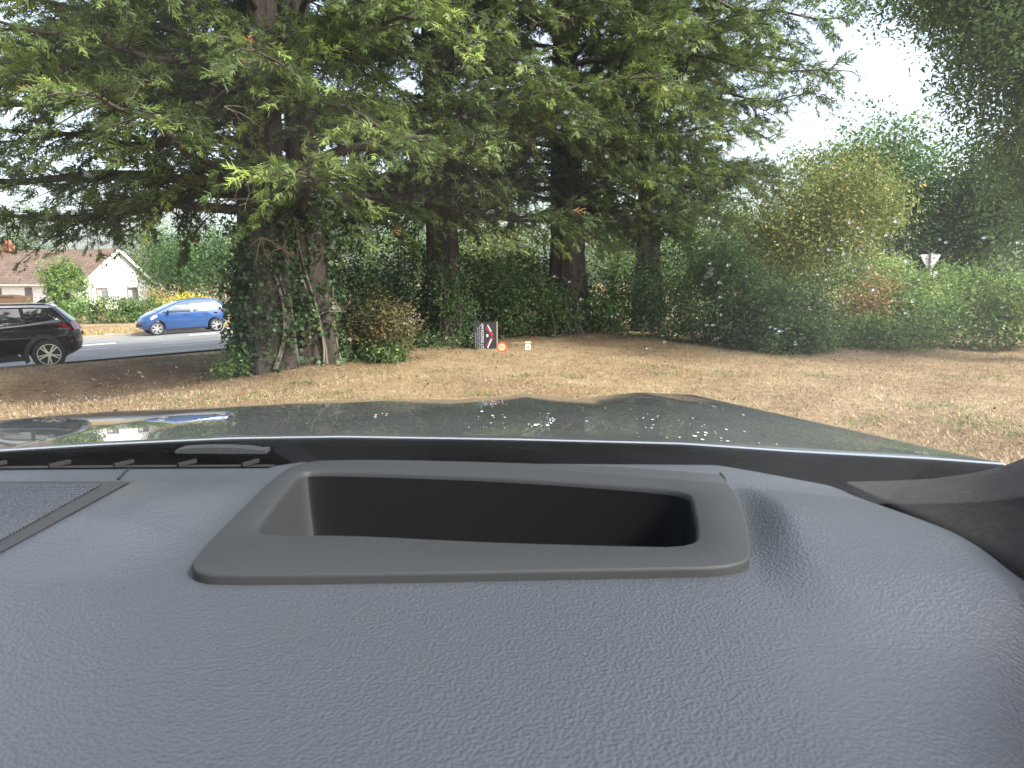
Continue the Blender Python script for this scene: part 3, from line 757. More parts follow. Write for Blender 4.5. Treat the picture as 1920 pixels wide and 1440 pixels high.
#@@HOUSE
# ------------------------------------------------------------------ house across the road
M['render'] = plain('white painted render', (0.82, 0.82, 0.80), 0.85, vary=0.05, vscale=1.5, bumpy=0.15, bscale=30)
M['white'] = plain('white gloss paint', (0.80, 0.80, 0.80), 0.35, vary=0.04)
M['winframe'] = plain('brown window frame', (0.20, 0.13, 0.12), 0.5, vary=0.15)
M['glasspane'] = plain('dark window pane', (0.16, 0.19, 0.20), 0.05, spec=0.8, vary=0.3, vscale=2)
M['curtain'] = plain('pale curtain', (0.55, 0.56, 0.55), 0.9, vary=0.2, vscale=8)
def rooftile():
    m, nt, b = new_mat('brown roof tiles')
    v = coord(nt, 'Object', (1, 1, 1))
    bt_ = nt.nodes.new('ShaderNodeTexBrick')
    bt_.inputs['Scale'].default_value = 1.0
    bt_.inputs['Brick Width'].default_value = 0.33; bt_.inputs['Row Height'].default_value = 0.26
    bt_.inputs['Mortar Size'].default_value = 0.022
    bt_.inputs['Color1'].default_value = (0.150, 0.098, 0.070, 1); bt_.inputs['Color2'].default_value = (0.205, 0.142, 0.104, 1)
    bt_.inputs['Mortar'].default_value = (0.07, 0.048, 0.038, 1)
    nt.links.new(v, bt_.inputs['Vector'])
    n = noise(nt, 1.2, 6, 0.6, v)
    mx = nt.nodes.new('ShaderNodeMix'); mx.data_type = 'RGBA'; mx.blend_type = 'OVERLAY'; mx.inputs['Factor'].default_value = 0.5
    nt.links.new(bt_.outputs[0], mx.inputs['A']); nt.links.new(n.outputs[0], mx.inputs['B'])
    nt.links.new(mx.outputs['Result'], b.inputs['Base Color'])
    b.inputs['Roughness'].default_value = 0.9
    bump(nt, b, bt_.outputs['Fac'], -0.6, 0.03)
    return m
M['tile'] = rooftile()
H0 = np.array((-32.7, 56.0))                      # the corner nearest the road
HGd = np.array((0.338, 0.941)); HGd /= np.linalg.norm(HGd)
HL = np.array((-HGd[1], HGd[0]))
HZ0 = -1.02; HE = 1.37; HR = 3.95; HWID = 6.7; HLEN = 17.0
house = empty('house', (H0[0], H0[1], HZ0), math.atan2(HL[1], HL[0]))
tag(house, 'white bungalow with brown tiled roof across the road', 'house')
# local axes: x along the long wall (away to the left), y = -gable direction
eh = HE - HZ0; rh = HR - HZ0
def hv(l, g, z): return (l, -g, z)
hb_ = bmesh.new()
prof = [(0, -0.5), (HWID, -0.5), (HWID, eh), (HWID / 2, rh), (0, eh)]
va = [hb_.verts.new(hv(0, g, z)) for g, z in prof]; vb = [hb_.verts.new(hv(HLEN, g, z)) for g, z in prof]
hb_.faces.new(va); hb_.faces.new(vb[::-1])
for k in range(5): hb_.faces.new((va[k], va[(k + 1) % 5], vb[(k + 1) % 5], vb[k]))
bm_obj('wall', hb_, M['render'], house)
sl = math.atan2(rh - eh, HWID / 2); rl = math.hypot(rh - eh, HWID / 2) + 0.38
for sg in (0, 1):
    rb = bmesh.new()
    box(rb, (HLEN / 2, 0, 0), (HLEN + 0.6, rl, 0.10))
    o = bm_obj('roof', rb, M['tile'], house)
    gm_ = HWID / 2 - math.cos(sl) * rl / 2 + 0.0
    zc = rh + 0.07 - math.sin(sl) * rl / 2
    if sg == 0:
        o.location = hv(0, gm_, zc); o.rotation_euler = (-sl, 0, 0)
    else:
        o.location = hv(0, HWID - gm_, zc); o.rotation_euler = (sl, 0, 0)
    # bargeboard on the gable
    bb = bmesh.new(); box(bb, (-0.33, 0, -0.06), (0.05, rl - 0.02, 0.22))
    p = bm_obj('bargeboard', bb, M['white'], house)
    p.location = o.location; p.rotation_euler = o.rotation_euler
gb = bmesh.new(); box(gb, hv(HLEN / 2, -0.34, eh - 0.20), (HLEN + 0.4, 0.11, 0.10)); bm_obj('gutter', gb, M['white'], house)
cb = bmesh.new(); box(cb, hv(12.0, HWID / 2, rh + 0.15), (0.9, 0.6, 0.9)); box(cb, hv(12.0, HWID / 2, rh + 0.63), (1.0, 0.7, 0.08))
for dx in (-.22, .22): bmesh.ops.create_cone(cb, segments=10, radius1=.12, radius2=.10, depth=.35, cap_ends=True, matrix=Matrix.Translation(hv(12 + dx, HWID / 2, rh + 0.82)))
bm_obj('chimney', cb, plain('orange brick chimney', (0.26, 0.12, 0.07), 0.9, vary=0.3, vscale=8), house)
def house_window(side, a, w, z0, h, curtain):
    if side == 'gable':
        def T(u, d, z): return hv(-d, a + u, z)
    else:
        def T(u, d, z): return hv(a + u, -d, z)
    wm = empty('window'); wm.parent = house
    def bar(bm, u0, u1, z0_, z1_, d0, d1):
        c = T((u0 + u1) / 2, (d0 + d1) / 2, (z0_ + z1_) / 2)
        su, sz, sd = abs(u1 - u0), abs(z1_ - z0_), abs(d1 - d0)
        box(bm, c, (sd, su, sz) if side == 'gable' else (su, sd, sz))
    f = bmesh.new(); t_ = 0.07
    bar(f, 0, w, z0, z0 + t_, 0.0, 0.06); bar(f, 0, w, z0 + h - t_, z0 + h, 0.0, 0.06)
    bar(f, 0, t_, z0 + t_, z0 + h - t_, 0.0, 0.06); bar(f, w - t_, w, z0 + t_, z0 + h - t_, 0.0, 0.06)
    bar(f, w * 0.5 - 0.035, w * 0.5 + 0.035, z0 + t_, z0 + h - t_, 0.0, 0.055)
    bar(f, w * 0.5 + 0.035, w - t_, z0 + h * 0.70, z0 + h * 0.75, 0.0, 0.055)
    bm_obj('frame', f, M['winframe'], wm)
    g = bmesh.new(); bar(g, t_, w - t_, z0 + t_, z0 + h - t_, 0.005, 0.02); bm_obj('pane', g, M['glasspane'], wm)
    if curtain:
        c = bmesh.new(); bar(c, w * 0.09, w * 0.47, z0 + 0.08, z0 + h * 0.78, 0.0205, 0.028); bm_obj('curtain', c, M['curtain'], wm)
    s = bmesh.new(); bar(s, -0.06, w + 0.06, z0 - 0.07, z0, 0.0, 0.14); bm_obj('sill', s, M['white'], wm)
house_window('gable', 1.25, 1.05, 0.95, 1.05, True)
house_window('gable', 4.15, 1.05, 0.95, 1.05, True)
house_window('long', 5.2, 0.75, 0.85, 1.15, False)
house_window('long', 8.6, 1.4, 1.0, 0.95, False)
house_window('long', 12.4, 1.2, 1.0, 0.95, False)
M['fencewood'] = plain('brown fence boards', (0.175, 0.108, 0.066), 0.9, vary=0.3, vscale=5)
fence = empty('garden_fence', (0, 0, 0)); tag(fence, 'brown close-boarded garden fence in front of the house', 'fence')
fa = np.array((gx_at(64, 46), 46.0)); fd = np.array((-0.93, 0.10)); fd /= np.linalg.norm(fd)
fb = bmesh.new(); box(fb, (0, 0, 0), (0.18, 0.03, 1.55)); me_board = bpy.data.meshes.new('board'); fb.to_mesh(me_board); fb.free(); me_board.materials.append(M['fencewood'])
for k in range(40):
    p = fa + fd * (0.19 * k + 0.1)
    o = link(bpy.data.objects.new('board', me_board), fence)
    o.location = (p[0], p[1], float(ground_z(p[0], p[1])) + 0.82 + (-0.12 * max(0, 1 - k / 6.0)) + rng.normal(0, .008)); o.rotation_euler = (0, rng.normal(0, .006), math.atan2(fd[1], fd[0]))
tb = bmesh.new(); p = fa + fd * 4.6; box(tb, (p[0], p[1] - .03, float(ground_z(p[0], p[1])) + 1.60), (7.0, .09, .05), Matrix.Rotation(math.atan2(fd[1], fd[0]), 4, 'Z')); bm_obj('top_rail', tb, M['fencewood'], fence)

#@@CARS
# ------------------------------------------------------------------ cars on the road
M['tyre'] = plain('tyre rubber', (0.018, 0.018, 0.019), 0.75)
M['alloy'] = plain('machined alloy', (0.60, 0.58, 0.52), 0.3, metal=0.8)
M['silverrim'] = plain('silver wheel paint', (0.55, 0.56, 0.58), 0.35, metal=0.5)
M['blackpaint'] = plain('black car paint', (0.006, 0.006, 0.007), 0.25, spec=.3, coat=.6)
M['silverpaint'] = plain('silver roof paint', (0.62, 0.63, 0.65), 0.3, metal=0.3, coat=1.0)
M['bluepaint'] = plain('bright blue car paint', (0.022, 0.075, 0.24), 0.3, metal=0.15, coat=1.0)
M['cladding'] = plain('black plastic cladding', (0.022, 0.023, 0.025), 0.6)
M['carglass'] = plain('tinted car glass', (0.012, 0.015, 0.017), 0.03, spec=0.7)
M['clearglass'] = plain('pale reflecting car glass', (0.045, 0.065, 0.085), 0.05, spec=.35)
M['redlamp'] = plain('red lamp lens', (0.42, 0.012, 0.015), 0.12, coat=1.0)
M['clearlamp'] = plain('clear lamp lens', (0.62, 0.63, 0.65), 0.12, metal=0.3, coat=1.0)
M['plate'] = plain('yellow number plate', (0.70, 0.55, 0.06), 0.5)
def arc(cx, cz, r, a0, a1, n=12):
    return [(cx + r * math.cos(R(a)), cz + r * math.sin(R(a))) for a in np.linspace(a0, a1, n)]
def inset(pts, d):
    P = np.array(pts); n = len(P)
    e = np.roll(P, -1, 0) - P; nn = unit(np.stack([-e[:, 1], e[:, 0]], -1))
    v = unit(nn + np.roll(nn, 1, 0))
    return P + v * d
class Car:
    def __init__(s, name, label, outline, hw, mid, half, paint, loc, heading, slope):
        s.root = empty(name, loc); tag(s.root, label, 'car')
        s.root.rotation_mode = 'XYZ'
        s.root.rotation_euler = (0, -slope, heading)
        s.hw, s.mid, s.half = hw, mid, half
        area = sum(a[0] * b[1] - b[0] * a[1] for a, b in zip(outline, outline[1:] + outline[:1]))
        if area < 0: outline = outline[::-1]
        s.outline = outline
        lay = [(-1, .040), (-.985, .014), (-.93, 0), (-.6, 0), (0, 0), (.6, 0), (.93, 0), (.985, .014), (1, .040)]
        bm = bmesh.new(); rings = []
        for t, d in lay:
            rings.append([bm.verts.new((x, t, z)) for x, z in inset(outline, d)])
        n = len(outline)
        for a, b in zip(rings, rings[1:]):
            for k in range(n): bm.faces.new((a[k], a[(k + 1) % n], b[(k + 1) % n], b[k]))
        bm.faces.new(rings[0]); bm.faces.new(rings[-1])
        for z in (.3, .45, .6, .75, .88, .98, 1.08, 1.2, 1.32, 1.42):
            g = bm.verts[:] + bm.edges[:] + bm.faces[:]
            bmesh.ops.bisect_plane(bm, geom=g, plane_co=(0, 0, z), plane_no=(0, 0, 1))
        for v in bm.verts: v.co = Vector(s.map(*v.co))
        bm_obj('body', bm, paint, s.root, smooth=38)
    def map(s, x, t, z, off=0.0):
        k = abs(t) ** 3 * 0.085
        f = max(0, (abs(x - s.mid) / s.half) - 0.45) / 0.55
        return (x - np.sign(x - s.mid) * k * f * 3.2 * 0.9, t * s.hw(z) * (1 - 0.05 * f * f) + np.sign(t) * off, z)
    def side_panel(s, name, pts, mat, off=0.006, side=(1, -1), parent=None, thick=0.01):
        for sg in side:
            bm = bmesh.new()
            f = bm.faces.new([bm.verts.new((x, sg, z)) for x, z in pts])
            for z in (.3, .45, .6, .75, .88, .98, 1.08, 1.2, 1.32, 1.42):
                g = bm.verts[:] + bm.edges[:] + bm.faces[:]
                bmesh.ops.bisect_plane(bm, geom=g, plane_co=(0, 0, z), plane_no=(0, 0, 1))
            for v in bm.verts: v.co = Vector(s.map(v.co.x, v.co.y, v.co.z, off))
            bm_obj(name, bm, mat, parent or s.root, smooth=30)
    def top_panel(s, name, p0, p1, t0, t1, mat, off=0.006, n=6):
        """panel across the car, along the outline from p0 to p1 (polyline of x,z)"""
        pts = [p0] + ([p1] if not isinstance(p1, list) else p1)
        bm = bmesh.new(); rows = []
        for (x, z), (nx_, nz_) in zip(pts, s.norms(pts)):
            rows.append([bm.verts.new(Vector(s.map(x + nx_ * off, t, z + nz_ * off))) for t in np.linspace(t0, t1, n)])
        for a, b in zip(rows, rows[1:]):
            for k in range(n - 1): bm.faces.new((a[k], a[k + 1], b[k + 1], b[k]))
        return bm_obj(name, bm, mat, s.root, smooth=40)
    def norms(s, pts):
        out = []
        P = np.array(pts)
        T = np.gradient(P, axis=0)
        for t in T:
            n_ = np.array((-t[1], t[0])); n_ /= np.linalg.norm(n_)
            if n_[1] < 0: n_ = -n_
            if abs(n_[1]) < 0.25: n_ = np.array((np.sign(P[:, 0].mean() - s.mid), 0.0))
            out.append(n_)
        return out
    def wheels(s, xs, r, y, rimmat, spokes, dark):
        for x in xs:
            for sg in (1, -1):
                w = empty('wheel'); w.parent = s.root; w.location = (x, sg * y, r); w.rotation_euler = (0, 0, 0 if sg > 0 else math.pi)
                prof = [(-.10, r * .70), (-.105, r * .86), (-.085, r * .97), (-.04, r), (.04, r), (.085, r * .97), (.105, r * .86), (.10, r * .70)]
                bm = bmesh.new(); n = 28; rows = []
                for (yy, rr) in prof: rows.append([bm.verts.new((rr * math.cos(2 * math.pi * k / n), yy, rr * math.sin(2 * math.pi * k / n))) for k in range(n)])
                for a, b in zip(rows, rows[1:]):
                    for k in range(n): bm.faces.new((a[k], a[(k + 1) % n], b[(k + 1) % n], b[k]))
                bm_obj('tyre', bm, M['tyre'], w, smooth=60)
                bm = bmesh.new(); bmesh.ops.create_circle(bm, cap_ends=True, segments=28, radius=r * .70, matrix=Matrix.Translation((0, .045, 0)) @ Matrix.Rotation(R(90), 4, 'X'))
                bm_obj('hub_back', bm, dark, w)
                bm = bmesh.new()
                for k in range(spokes):
                    a = 2 * math.pi * k / spokes + .3
                    for da in (-.16, .16):
                        m = Matrix.Rotation(a, 4, 'Y') @ Matrix.Translation((0, .085, 0)) @ Matrix.Rotation(da, 4, 'Y') @ Matrix.Translation((r * .40, 0, 0)) @ Matrix.Diagonal((r * .56, .03, .030, 1))
                        bmesh.ops.create_cube(bm, size=1, matrix=m)
                bmesh.ops.create_cone(bm, segments=14, radius1=r * .17, radius2=r * .15, depth=.05, cap_ends=True, matrix=Matrix.Translation((0, .08, 0)) @ Matrix.Rotation(R(90), 4, 'X'))
                # outer rim ring
                rows = []
                for (yy, rr) in ((.06, r * .71), (.098, r * .71), (.098, r * .655), (.06, r * .655)):
                    rows.append([bm.verts.new((rr * math.cos(2 * math.pi * k / n), yy, rr * math.sin(2 * math.pi * k / n))) for k in range(n)])
                for a, b in zip(rows, rows[1:] + rows[:1]):
                    for k in range(n): bm.faces.new((a[k], a[(k + 1) % n], b[(k + 1) % n], b[k]))
                bm_obj('rim', bm, rimmat, w)
def road_hit(px, py):
    d = ray(px, py); lo, hi = 3.0, 90.0
    for _ in range(50):
        mid = (lo + hi) / 2; p = CAM + d * mid; s_, q_ = road_sq(p[0], p[1])
        if p[2] > road_plane(s_, q_): lo = mid
        else: hi = mid
    return CAM + d * lo
HEAD = math.atan2(-RD[1], -RD[0])                     # both cars drive to the left
# local +x is forward, +y is the left side of the car: facing -RD, the side towards the camera is +y
def place(px, py, y_off):
    p = road_hit(px, py)
    s_, q_ = road_sq(p[0], p[1]); q_ += y_off
    xy = R0 + RD * s_ + RN * q_
    return (xy[0], xy[1], float(road_plane(s_, q_)) + 0.006)
SLOPE = -0.036
o1 = [(-.58, .32), (-.76, .42), (-.80, .58), (-.79, .76), (-.74, .95), (-.69, 1.07), (-.52, 1.24), (-.33, 1.43), (-.27, 1.485), (.2, 1.525), (.9, 1.54), (1.35, 1.51), (1.75, 1.36), (2.28, 1.06), (2.75, 1.01), (3.15, .93), (3.36, .80), (3.42, .58), (3.38, .32), (3.1, .23)] \
    + arc(2.59, .33, .40, -14, 194)[0:] + [(2.1, .24), (1.3, .22), (.5, .24)] + arc(0, .33, .40, -14, 194)
def hw1(z):
    return np.interp(z, [.2, .35, .6, .85, 1.0, 1.2, 1.45, 1.56], [.84, .88, .905, .90, .875, .80, .68, .60])
suv = Car('parked_car', 'black hatchback SUV with silver roof at the near edge of the road', o1, hw1, 1.3, 2.1, M['blackpaint'], place(96, 691, 0.92), HEAD, SLOPE)
suv.root.name = 'car'
suv.wheels((0, 2.59), .35, .80, M['alloy'], 5, M['tyre'])
suv.side_panel('side_window', [(-.30, 1.17), (.36, 1.10), (.40, 1.43), (-.05, 1.41)], M['carglass'])
suv.side_panel('side_window', [(.44, 1.09), (1.22, 1.04), (1.22, 1.445), (.48, 1.435)], M['carglass'])
suv.side_panel('side_window', [(1.30, 1.03), (2.02, 1.01), (1.62, 1.35), (1.30, 1.44)], M['carglass'])
suv.side_panel('shoulder_trim', [(-.55, 1.125), (-.3, 1.145), (.4, 1.075), (1.3, 1.015), (2.1, .975), (2.1, .945), (1.3, .985), (.4, 1.04), (-.5, 1.085)], plain('grey reflecting trim', (0.30, 0.31, 0.33), 0.25, metal=0.6), off=0.008)
suv.top_panel('roof', (-.33, 1.44), [(-.27, 1.487), (.2, 1.527), (.9, 1.542), (1.35, 1.512)], -.93, .93, M['silverpaint'], 0.012)
suv.side_panel('roof_edge', [(-.36, 1.44), (-.30, 1.475), (.2, 1.50), (.9, 1.515), (1.4, 1.475), (1.4, 1.455), (.9, 1.475), (.2, 1.455), (-.2, 1.425)], M['silverpaint'], off=0.012)
suv.top_panel('rear_window', (-.68, 1.085), [(-.52, 1.24), (-.35, 1.41)], -.86, .86, M['carglass'], 0.010)
suv.top_panel('windscreen', (1.42, 1.49), [(1.75, 1.36), (2.24, 1.085)], -.88, .88, M['carglass'], 0.010)
suv.side_panel('arch_cladding', arc(0, .33, .50, 200, -20, 16) + arc(0, .33, .395, -16, 196, 16), M['cladding'], off=0.012)
suv.side_panel('arch_cladding', arc(2.59, .33, .50, 200, -20, 16) + arc(2.59, .33, .395, -16, 196, 16), M['cladding'], off=0.012)
suv.side_panel('sill_cladding', [(.46, .24), (2.12, .24), (2.10, .37), (.48, .37)], M['cladding'], off=0.010)
suv.side_panel('tail_lamp', [(-.42, 1.06), (-.60, 1.03), (-.735, .93), (-.72, .87), (-.60, .95), (-.42, 1.02)], M['redlamp'], off=0.014)
suv.top_panel('tail_lamp', (-.795, .88), [(-.745, .97), (-.70, 1.06)], .55, .99, M['redlamp'], 0.02, 4)
suv.top_panel('tail_lamp', (-.795, .88), [(-.745, .97), (-.70, 1.06)], -.99, -.55, M['redlamp'], 0.02, 4)
suv.top_panel('number_plate', (-.798, .70), [(-.795, .80)], -.28, .28, M['plate'], 0.02, 3)
suv.top_panel('bumper', (-.70, .36), [(-.77, .44), (-.805, .56)], -.95, .95, M['cladding'], 0.02)
suv.side_panel('reflector', [(-.70, .60), (-.765, .60), (-.765, .66), (-.70, .66)], M['redlamp'], off=0.014)
suv.side_panel('door_handle', [(.62, .93), (.84, .92), (.84, .955), (.62, .965)], M['cladding'], off=0.03)
suv.side_panel('door_handle', [(1.50, .90), (1.72, .89), (1.72, .925), (1.50, .935)], M['cladding'], off=0.03)
fb = bmesh.new(); vs = box(fb, (-.02, 0, 1.575), (.22, .045, .085))
for v in vs:
    if v.co.z > 1.57: v.co.x = -.02 + (v.co.x + .02) * .35 - .05; v.co.y *= .4
bm_obj('aerial_fin', fb, M['cladding'], suv.root)
suv.side_panel('headlamp', [(3.0, .82), (3.28, .74), (3.22, .88), (2.95, .94)], M['clearlamp'], off=0.012)
for sg in (1, -1):
    mb = bmesh.new(); box(mb, (1.98, sg * .98, 1.06), (.14, .2, .13)); bmesh.ops.bevel(mb, geom=mb.edges[:], offset=.03, segments=2, affect='EDGES'); bm_obj('door_mirror', mb, M['blackpaint'], suv.root, smooth=40)

o2 = [(-.42, .30), (-.55, .42), (-.60, .58), (-.585, .82), (-.56, .98), (-.44, 1.22), (-.24, 1.40), (.05, 1.46), (.6, 1.49), (1.1, 1.465), (1.45, 1.38), (2.35, 1.02), (2.62, .93), (2.9, .80), (3.02, .66), (3.04, .45), (2.98, .28), (2.75, .20)] \
    + arc(2.42, .29, .345, -12, 192) + [(2.0, .20), (1.2, .19), (.42, .20)] + arc(0, .29, .345, -12, 192)
def hw2(z):
    return np.interp(z, [.2, .35, .6, .85, .98, 1.2, 1.4, 1.5], [.76, .80, .825, .82, .79, .70, .59, .52])
hat = Car('car', 'small bright blue hatchback driving on the road', o2, hw2, 1.2, 1.82, M['bluepaint'], place(408, 621, 0.84), HEAD, SLOPE)
hat.wheels((0, 2.42), .30, .72, M['silverrim'], 6, M['tyre'])
hat.side_panel('side_window', [(-.20, 1.05), (.92, .97), (.92, 1.36), (.30, 1.39), (-.02, 1.36)], M['clearglass'])
hat.side_panel('side_window', [(1.0, .965), (1.98, .95), (1.48, 1.28), (1.0, 1.365)], M['clearglass'])
hat.side_panel('side_window', [(2.04, .95), (2.26, .95), (1.78, 1.17)], M['clearglass'])
hat.top_panel('windscreen', (1.42, 1.385), [(1.9, 1.195), (2.33, 1.03)], -.88, .88, M['clearglass'], 0.012)
hat.top_panel('rear_window', (-.55, 1.0), [(-.44, 1.22), (-.27, 1.375)], -.82, .82, M['clearglass'], 0.012)
hat.side_panel('headlamp', [(2.45, .80), (2.80, .66), (2.86, .74), (2.70, .86), (2.50, .90)], M['clearlamp'], off=0.012)
hat.side_panel('tail_lamp', [(-.36, .92), (-.50, .92), (-.50, 1.12), (-.40, 1.20), (-.33, 1.10)], M['redlamp'], off=0.012)
hat.side_panel('sill_cladding', [(.40, .20), (2.02, .20), (2.0, .26), (.42, .26)], M['cladding'], off=0.008)
hat.side_panel('door_handle', [(.30, .84), (.50, .83), (.50, .86), (.30, .87)], M['cladding'], off=0.02)
hat.side_panel('door_handle', [(1.10, .83), (1.30, .82), (1.30, .85), (1.10, .86)], M['cladding'], off=0.02)
hat.top_panel('grille', (3.05, .36), [(3.05, .50)], -.6, .6, M['cladding'], 0.02, 4)
hat.top_panel('number_plate', (3.06, .54), [(3.055, .64)], -.27, .27, M['white'], 0.02, 3)
for sg in (1, -1):
    mb = bmesh.new(); box(mb, (1.93, sg * .88, 1.0), (.12, .17, .12)); bmesh.ops.bevel(mb, geom=mb.edges[:], offset=.03, segments=2, affect='EDGES'); bm_obj('door_mirror', mb, M['bluepaint'], hat.root, smooth=40)

#@@SIGNS
# ------------------------------------------------------------------ black sign board standing on its side by the hedge
M['board'] = plain('black sign board', (0.016, 0.018, 0.024), 0.45, vary=0.3)
M['letters'] = plain('white sign letters', (0.62, 0.63, 0.66), 0.6)
M['dimletters'] = plain('grey small sign letters', (0.22, 0.24, 0.27), 0.6)
M['redprint'] = plain('red sign print', (0.26, 0.018, 0.022), 0.5)
M['post'] = plain('weathered timber post', (0.30, 0.25, 0.20), 0.9, vary=0.25)
SY = 14.6
sb_c = at(910, 631, SY); pxm = FPX / SY
board = empty('sign_board', (sb_c[0], SY, float(ground_z(sb_c[0], SY))), R(4)); tag(board, 'black roofing sign board standing on its side by the hedge', 'sign')
BW, BH = 42 / pxm, 54 / pxm
bz = sb_c[2] - float(ground_z(sb_c[0], SY))
bb = bmesh.new(); box(bb, (0, 0, bz), (BW, .012, BH)); bm_obj('panel', bb, M['board'], board)
pb = bmesh.new(); box(pb, (BW / 2 + .012, .01, bz + .0), (.022, .05, BH + 0.02)); bm_obj('post', pb, M['post'], board)
pb = bmesh.new(); box(pb, (0, .06, bz / 2), (.05, .05, bz + .2)); bm_obj('stake', pb, M['post'], board)
def text_mesh(name, c, parent):
    tmp = bpy.data.objects.new('tmp', c); COL.objects.link(tmp)
    bpy.context.view_layer.update()
    me = bpy.data.meshes.new_from_object(tmp.evaluated_get(bpy.context.evaluated_depsgraph_get()))
    bpy.data.objects.remove(tmp); me.name = name
    return link(bpy.data.objects.new(name, me), parent)
def board_text(txt, u, w, size, mat):
    """text that runs down the board; u = offset to the right of the board centre, w = start offset from the top edge"""
    c = bpy.data.curves.new('lettering', 'FONT'); c.body = txt; c.size = size; c.align_x = 'LEFT'; c.align_y = 'CENTER'; c.extrude = 0.0005
    c.materials.append(mat)
    o = text_mesh('lettering', c, board)
    o.location = (u, -.0075, bz + BH / 2 - w)
    # x of the text -> down the board, y of the text -> to the right
    m = Matrix(((0, 1, 0), (0, 0, -1), (-1, 0, 0)))
    o.rotation_euler = m.to_euler()
    wid = max(v.co.x for v in o.data.vertices)
    o.scale = (BH * .90 / wid, 1.12, 1)
    return o
tx = board_text('AJM ROOFING LTD', -BW * 0.14, BH * .05, BH * 0.118, M['letters'])
for u, a0, a1 in ((-.25, .14, .98), (-.335, .18, .95), (-.43, .35, .88)):
    lb = bmesh.new()
    k = a0
    while k < a1:                        # lines of print too small to read: word-long strokes
        l = rng.uniform(.05, .13); l = min(l, a1 - k)
        box(lb, (BW * u, -.0075, bz + BH * (.5 - k - l / 2)), (BW * .030, .001, BH * l)); k += l + .025
    bm_obj('small_print', lb, M['dimletters'], board)
def strip(name, a, b, w, mat, d):
    a = Vector(a); b = Vector(b); t = (b - a).normalized(); n = Vector((-t.y, t.x)) * w / 2
    bm = bmesh.new(); f = bm.faces.new([bm.verts.new((q.x * BW, -d, bz + q.y * BH)) for q in (a + n, b + n, b - n, a - n)])
    bm_obj(name, bm, mat, board)
strip('roof_emblem', (.06, .34), (.33, .03), .12, M['redprint'], .0072); strip('roof_emblem', (.06, -.34), (.33, -.03), .12, M['redprint'], .0074)
strip('roof_emblem', (.10, .40), (.27, .17), .045, M['letters'], .0080); strip('roof_emblem', (.27, -.09), (.10, -.40), .045, M['letters'], .0082)
strip('roof_emblem', (.05, .03), (.13, .03), .09, M['letters'], .0084)

# ------------------------------------------------------------------ give way sign seen from behind
M['signback'] = plain('grey back of a road sign', (0.42, 0.42, 0.43), 0.5, metal=0.3, vary=0.08)
gY = 26.0
gc = at(1745, 477, gY); px_ = FPX / gY
gw = empty('give_way_sign', (gc[0], gY, float(ground_z(gc[0], gY)))); tag(gw, 'grey back of a triangular give way sign on a pole among the shrubs', 'sign')
gz0 = float(ground_z(gc[0], gY)); top = gc[2] - gz0; hwid = 19 / px_; hh = 31 / px_
tb = bmesh.new()
tri = [(-hwid * .92, top), (hwid * .92, top), (hwid, top - .03), (hwid * .1, top - hh), (-hwid * .1, top - hh), (-hwid, top - .03)]
f1 = [tb.verts.new((x, 0, z)) for x, z in tri]; f2 = [tb.verts.new((x, .01, z)) for x, z in tri]
tb.faces.new(f1); tb.faces.new(f2[::-1])
for k in range(6): tb.faces.new((f1[k], f1[(k + 1) % 6], f2[(k + 1) % 6], f2[k]))
bm_obj('plate', tb, M['signback'], gw)
pb = bmesh.new(); bmesh.ops.create_cone(pb, segments=14, radius1=.038, radius2=.038, depth=top + .2, cap_ends=True, matrix=Matrix.Translation((0, -.05, (top + .1) / 2 - .1)))
bm_obj('pole', pb, M['signback'], gw, smooth=40)
pb = bmesh.new(); box(pb, (.12, -.0, top - hh - .10), (.40, .012, .20)); bm_obj('small_plate', pb, M['signback'], gw)
pb = bmesh.new()
for z in (top - .12, top - .36): box(pb, (0, -.02, z), (.30, .03, .035))
bm_obj('bracket', pb, M['signback'], gw)

#@@GRASS
# ------------------------------------------------------------------ straw blades, weeds and litter on the bank
def blades():
    n = 150000
    Y = 5.2 + (19.0 - 5.2) * rng.random(n) ** 1.25
    X = (rng.random(n) * 2 - 1) * Y * 0.80
    s, q = road_sq(X, Y)
    keep = (q < -0.3)
    X, Y = X[keep], Y[keep]
    lit = litter_amount(X, Y)
    k2 = rng.random(len(X)) > lit * 0.75
    X, Y = X[k2], Y[k2]
    n = len(X)
    Z = ground_z(X, Y)
    a = rng.uniform(0, 2 * np.pi, n)
    L = rng.uniform(0.03, 0.085, n)
    el = rng.uniform(0.05, 0.9, n)
    d = np.stack([np.cos(a) * np.cos(el), np.sin(a) * np.cos(el), np.sin(el)], -1)
    s_ = np.stack([-np.sin(a), np.cos(a), np.zeros(n)], -1)
    w = rng.uniform(0.0025, 0.006, n)[:, None]
    P = np.stack([X, Y, Z + 0.002], -1)
    V = np.stack([P - s_ * w, P + s_ * w, P + d * L[:, None]], 1).reshape(-1, 3)
    patch = np.sin(1.9 * X + 0.7 * Y) * np.sin(1.3 * Y - 0.8 * X + 1) + 0.6 * np.sin(4.1 * X - 3.3 * Y)
    cell = np.floor(X * 3.1 + 0.7 * np.sin(Y * 5)) * 131 + np.floor(Y * 1.9 + 0.6 * np.sin(X * 4)) * 71
    spot = np.modf(np.abs(np.sin(cell * 12.9898) * 43758.5453))[0] - 0.5
    T = np.clip(0.45 + 0.13 * patch + 0.34 * spot + rng.normal(0, 0.16, n), 0, 0.84)
    green = rng.random(n) < 0.03 + 0.13 * (patch > 0.9)
    T = np.where(green, rng.uniform(0.87, 1, n), T)
    me = np_mesh('dry_grass', V, tris=np.arange(n * 3).reshape(-1, 3), mat=M['straw'], tint=T)
    tag(link(bpy.data.objects.new('dry_grass', me)), 'short dry straw-coloured grass on the bank', 'grass', kind='stuff')
blades()
